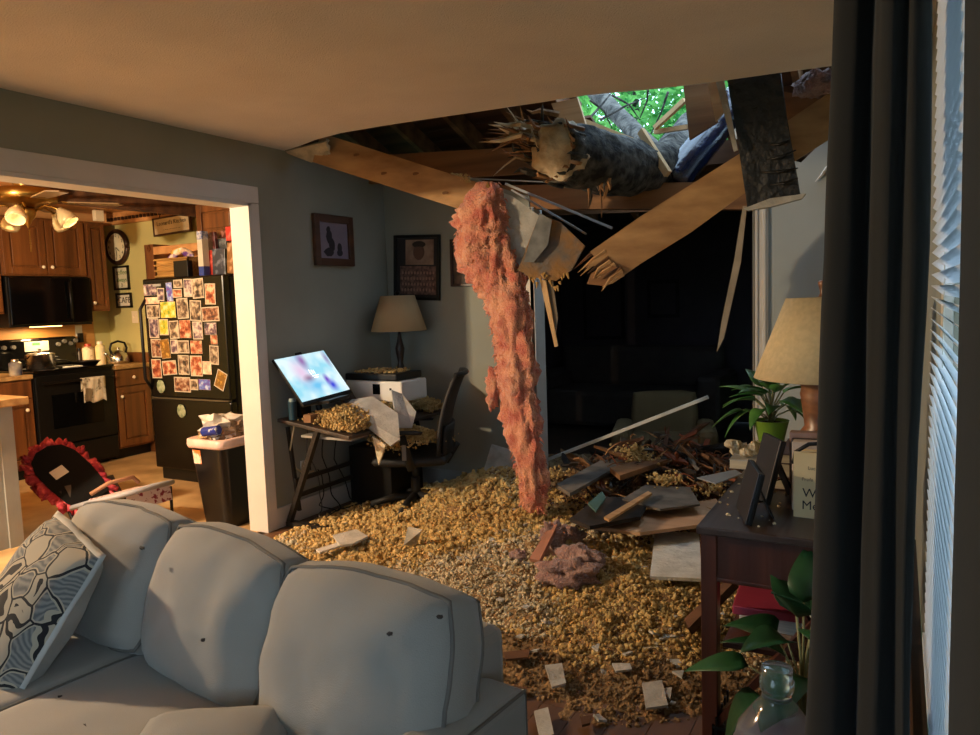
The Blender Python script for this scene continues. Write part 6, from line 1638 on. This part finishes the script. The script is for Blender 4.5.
# plaster piece and small book under it
t = thing('book', 'white book under the green plant pot', 'book', (-.43, 2.88, .752))
G().b2((-.11, -.1, 0), (.12, .12, .03)).obj('pages', MATS['pages'], t); G().b2((-.112, -.102, .03), (.122, .122, .034)).obj('cover', pm('white_cover', (176, 176, 172), .6), t); G().b2((-.112, -.102, -.001), (.122, .122, 0)).obj('cover', MATS['white_cover'], t)
G().cyl((-.415, 2.92, .788), (-.415, 2.92, .834), .05, .052, 18).obj('plant_saucer', pm('saucer_cream', (210, 190, 150), .6), auto=True)
tag(bpy.data.objects['plant_saucer'], 'cream stand directly below green flower pot', 'pot stand')
g = G()
for k in range(16):
    g.cyc((rnd.uniform(-.045, .045), rnd.uniform(-.03, .03), rnd.uniform(0, .04)), (.02, .02, .016), 7, 5, .7, 3, k)
o = g.obj('plaster_lump', M_DRYCORE); o.location = (-.505, 2.83, .80); tag(o, 'crumbly cream insulation lump on the white book', 'debris lump')

# two easel photo frames seen from behind
def easel(loc, rz_, w, h, label):
    t = thing('easel_picture', label, 'photo frame', loc, R(rz_), group='easel photo frames on the console')
    M_ = Matrix.Rotation(R(-14), 4, 'X')
    G().b2((-w / 2, -.007, 0), (w / 2, .007, h)).warp(lambda p: M_ @ p).obj('frame_back', M_BLACK, t, bevel=.003)
    G().b2((-w / 2, -.012, 0), (w / 2, -.007, h)).warp(lambda p: M_ @ p).obj('frame_rim', pm('frame_blueblack', (30, 36, 44), .4), t, bevel=.002)
    G().slab([(-.03, .19 * h, .75 * h), (.03, .19 * h, .75 * h), (.035, .5 * h, .004), (-.035, .5 * h, .004)], .005).obj('easel_leg', M_BLACK, t)
    G().cyl((0, .1 * h, .25 * h), (0, .35 * h, .3 * h), .002, n=5).obj('cord', M_BLACK, t)
    return t
easel((-.385, 2.19, TZ), -72, .19, .15, 'nearer black easel photo frame with its back to camera')
easel((-.375, 2.40, TZ), -62, .15, .2, 'taller black easel photo frame behind the nearer one')
# upright books with a cream cover
bk_ = thing('book', 'thick cream book standing upright with black title', 'book', (-.2, 2.24, TZ), R(-4))
G().b2((-.055, 0, .003), (.13, .042, .185)).obj('pages', MATS['pages'], bk_)
cvm = pm('cream_cover', (214, 192, 146), .55, var=.05)
cv = G().b2((-.058, -.004, 0), (.132, 0, .19)).obj('cover', cvm, bk_)
G().b2((-.058, .042, 0), (.132, .046, .19)).obj('cover', cvm, bk_)
M_TXT = pm('book_ink', (40, 34, 30), .6)
for s_, sz, z, x in (('Luc', .014, .145, -.02), ('Profe', .014, .112, -.036), ('We', .036, .072, -.034), ('Me', .036, .036, -.036)):
    text('title', s_, sz, M_TXT if sz > .02 else pm('book_ink2', (130, 116, 96), .6), cv, frame_mat((x, -.0045, z), (1, 0, 0), (0, 0, 1), (0, -1, 0)), align='LEFT')
for i, (y_, h, th, c, lb) in enumerate(((2.3, .205, .05, (196, 180, 168), 'pale paperback upright behind the cream book'), (2.36, .2, .04, (60, 50, 56), 'dark paperback upright behind the pale paperback'), (2.41, .215, .035, (150, 120, 110), 'pinkish hardback last of the upright books'))):
    o = G().b2((-.10 - .01 * i, 0, 0), (.08, th, h)).obj('book', pm('upright_%d' % i, c, .6, var=.15, scale=20), bevel=.003); o.location = (-.17, y_, TZ + .001); tag(o, lb, 'book', 'upright books on the console')
t = thing('headband', 'black curved wire band over the upright books', 'headband', (-.17, 2.29, TZ + .21))
G().tube([(-.09, -.03, -.06), (-.085, -.03, -.025), (-.05, -.03, .0), (0, -.03, .006), (.06, -.03, .002)], .006, 8).obj('band', M_BLACK, t, smooth=True)
# crumbs on the tabletop
M_CHIP = pm('plaster_crumb', (206, 192, 160), .9)
g0 = G().cyc((0, 0, 0), (.006, .006, .004), 6, 4, .5, 3).obj('plaster_crumb', M_CHIP)
for i in range(60):
    o = g0 if i == 0 else part_copy(g0)
    o.location = (rnd.uniform(-.48, -.28), rnd.uniform(2.07, 2.9), TZ + .003); s_ = rnd.uniform(.3, 1.1); o.scale = (s_, s_, s_); o.rotation_euler = (0, 0, rnd.uniform(0, 6))
    tag(o, 'tiny pale plaster crumb on the console tabletop', 'crumb', 'plaster crumbs on the console')
tag(G().slab([P(697, 478, 2, .765), P(735, 470, 2, .765), P(742, 474, 2, .765), P(716, 484, 2, .765)], .004).obj('grey_scrap', pm('scrap_grey', (130, 136, 142), .6)), 'flat grey scrap lying over the far table edge', 'scrap')

# things on the floor in front: big-leaved plant, water jug, black crate
def pot2(t):
    G().lathe([(.07, 0), (.1, .16), (.105, .17), (.095, .17), (.09, .15), (.001, .145)], n=20).obj('pot', pm('pot_dark', (46, 40, 36), .6), t, auto=True)
pl2 = [(185, -5, .13, .26, .17, .075, .2), (205, -25, .10, .2, .15, .10, .6), (160, 15, .07, .34, .15, .085, .5), (120, 40, .04, .4, .16, .08, .3), (90, 60, .02, .44, .16, .07, .3), (60, 30, .05, .38, .15, .08, .5), (230, 25, .05, .36, .13, .085, .5), (260, 0, .08, .3, .14, .085, .7), (300, 20, .05, .4, .14, .08, .6), (20, 20, .06, .34, .15, .08, .6), (250, 55, .03, .42, .15, .075, .3), (190, 40, .04, .3, .14, .08, .6), (215, -60, .08, .14, .15, .09, .3), (340, 50, .03, .44, .14, .07, .4)]
plant('potted_plant', 'dark broad-leaved plant on the floor before the console', (-.2, 1.94, .17), pot2, pl2, M_PL2, .14)
tag(G().b2((-.3, 1.84, .0), (-.09, 2.03, .165)).obj('plant_stool', M_BLACK, bevel=.006), 'low black stool under the broad-leaved plant', 'stool')
t = thing('water_jug', 'clear plastic water jug with narrow neck at bottom right', 'jug', (-.232, 1.72, .0))
M_JUG = pm('clear_plastic', (190, 214, 222), .08, var=.03, trans=.9)
G().lathe([(.09, 0), (.095, .02), (.095, .36), (.085, .4), (.05, .45), (.034, .47), (.032, .49), (.038, .495), (.038, .515), (.034, .52), (.034, .545), (.03, .547)], n=28).obj('jug_body', M_JUG, t, smooth=True)
G().lathe([(.096, .24), (.0965, .25), (.0965, .35), (.096, .36)], n=28).obj('label_band', pm('jug_label', (150, 110, 150), .5, c2=(200, 180, 200), scale=14), t, smooth=True)
t = thing('wire_crate', 'black lattice crate on the floor beside the table leg', 'crate', (-.34, 2.12, 0))
for k in range(6):
    G().b2((-.1 + k * .04, -.12, .0), (-.092 + k * .04, -.112, .2)).obj('slat', M_BLACK, t); G().b2((-.1, -.122, .01 + k * .036), (.11, -.116, .018 + k * .036)).obj('rung', M_BLACK, t)
    G().b2((-.1, -.12 + k * .04, .0), (-.094, -.112 + k * .04, .2)).obj('slat', M_BLACK, t)
G().b2((-.1, -.12, 0), (.11, .12, .006)).obj('bottom', M_BLACK, t)

# =================================================================== CURTAIN AND BLIND
M_CURT = pm('curtain_fabric', (10, 13, 13), .95, var=.12, scale=5, stretch=(3, 3, .3), sheen=.1)
g = G(); vs = []; fs = []
# folded panel in plan: starts at the wall beyond the window, bulges into the room, returns to the glass
plan = [(.02, 1.42), (-.06, 1.40), (-.10, 1.34), (-.07, 1.28), (-.115, 1.22), (-.125, 1.14), (-.08, 1.11), (-.05, 1.12), (-.045, 1.08), (-.02, 1.06), (.0, 1.07), (.012, 1.05), (.026, 1.055)]
fine = []
for i in range(len(plan) - 1):
    p0 = Vector((*plan[max(i - 1, 0)], 0)); p1 = Vector((*plan[i], 0)); p2 = Vector((*plan[i + 1], 0)); p3 = Vector((*plan[min(i + 2, len(plan) - 1)], 0))
    for q in range(5):
        s = q / 5
        fine.append(.5 * ((2 * p1) + (p2 - p0) * s + (2 * p0 - 5 * p1 + 4 * p2 - p3) * s * s + (3 * p1 - p0 - 3 * p2 + p3) * s ** 3))
fine.append(Vector((*plan[-1], 0)))
nz_ = 26
for k in range(nz_ + 1):
    z = .04 + (2.2 - .04) * k / nz_
    sp = 1.02 - .42 * k / nz_
    for i, p in enumerate(fine):
        x = min(p.x, .026) if p.x > 0 else p.x * sp
        w = .004 * fnoise((i * .3, z * 2, 0), 1)
        vs.append((x + w + (.006 * math.sin(z * 5) if i > 55 else 0), p.y + .01 * math.sin(z * 2 + i * .15), z))
m = len(fine)
for k in range(nz_):
    for i in range(m - 1): fs.append((k * m + i, k * m + i + 1, (k + 1) * m + i + 1, (k + 1) * m + i))
g.add(vs, fs)
t = thing('curtain', 'floor-length dark green-black curtain beside the window', 'curtain', (-.04, 1.2, 0))
o = g.obj('curtain_panel', M_CURT, t, smooth=True, world=True); m_ = o.modifiers.new('th', 'SOLIDIFY'); m_.thickness = .003
G().cyl((-.04, .3, 2.215), (-.04, 1.62, 2.215), .011, n=10).obj('curtain_rod', M_BLACK, t, world=True, smooth=True)
for k in range(6):
    y_ = 1.08 + k * .06
    G().tube([(-.04 + .02 * math.cos(a * math.pi / 6), y_, 2.215 + .02 * math.sin(a * math.pi / 6)) for a in range(13)], .003, 6).obj('ring', M_BLACK, t, world=True)
G().cyl((.05, 1.6, 2.215), (-.045, 1.6, 2.215), .008, n=8).obj('bracket', M_BLACK, t, world=True)

t = thing('window_blind', 'white slatted mini blind glowing blue behind the curtain', 'blind', (.068, 1.21, WZ0))
def blind_mat():
    m = bpy.data.materials.new('blind_slat'); m.use_nodes = True
    nt = m.node_tree; nt.nodes.clear()
    d = nt.nodes.new('ShaderNodeBsdfDiffuse'); tr_ = nt.nodes.new('ShaderNodeBsdfTranslucent'); mx = nt.nodes.new('ShaderNodeMixShader'); o = nt.nodes.new('ShaderNodeOutputMaterial')
    nz = nt.nodes.new('ShaderNodeTexNoise'); nz.inputs['Scale'].default_value = 8; cr = nt.nodes.new('ShaderNodeValToRGB')
    cr.color_ramp.elements[0].color = (.7, .72, .74, 1); cr.color_ramp.elements[1].color = (.82, .83, .84, 1)
    nt.links.new(nz.outputs[0], cr.inputs[0])
    for q in (d, tr_): nt.links.new(cr.outputs[0], q.inputs['Color'])
    mx.inputs[0].default_value = .45
    nt.links.new(d.outputs[0], mx.inputs[1]); nt.links.new(tr_.outputs[0], mx.inputs[2]); nt.links.new(mx.outputs[0], o.inputs[0])
    return m
BM = blind_mat(); MATS['blind_slat'] = BM
s0 = None
z = WZ0 + .03
while z < WZ1 - .04:
    l_ = (0, 0, z - WZ0)
    if s0 is None:
        s0 = G().box((0, 0, 0), (.028, 1.14, .0012)).obj('slat', BM, t); s0.location = l_; s0.rotation_euler = (0, R(42), 0)
    else:
        part_copy(s0, l_)
    z += .0225
G().b2((-.014, -.57, .0), (.014, .57, .018)).obj('bottom_rail', BM, t)
G().b2((-.02, -.575, WZ1 - WZ0 - .04), (.02, .575, WZ1 - WZ0)).obj('head_rail', M_WHITE, t)
for y_ in (-.3, .3): G().cyl((0, y_, 0), (0, y_, WZ1 - WZ0 - .04), .0012, n=5).obj('ladder_cord', M_WHITE, t)

# near curtain panel at the very edge of the frame
g = G(); vs = []; fs = []
pl_ = [(.088, .80), (.06, .79), (.047, .74), (.042, .70), (.05, .66), (.036, .60), (.05, .54), (.03, .47), (.05, .40), (.07, .36)]
for k in range(13):
    z = .04 + (2.2 - .04) * k / 12
    for i, (x, y) in enumerate(pl_): vs.append((x + .003 * fnoise((i, z * 2, 4), 1), y, z))
for k in range(12):
    for i in range(len(pl_) - 1): fs.append((k * len(pl_) + i, k * len(pl_) + i + 1, (k + 1) * len(pl_) + i + 1, (k + 1) * len(pl_) + i))
t = thing('curtain', 'dark near curtain panel cut by the right edge', 'curtain', (.06, .6, 0))
o = G().add(vs, fs).obj('curtain_panel', M_CURT, t, smooth=True, world=True); m_ = o.modifiers.new('th', 'SOLIDIFY'); m_.thickness = .003
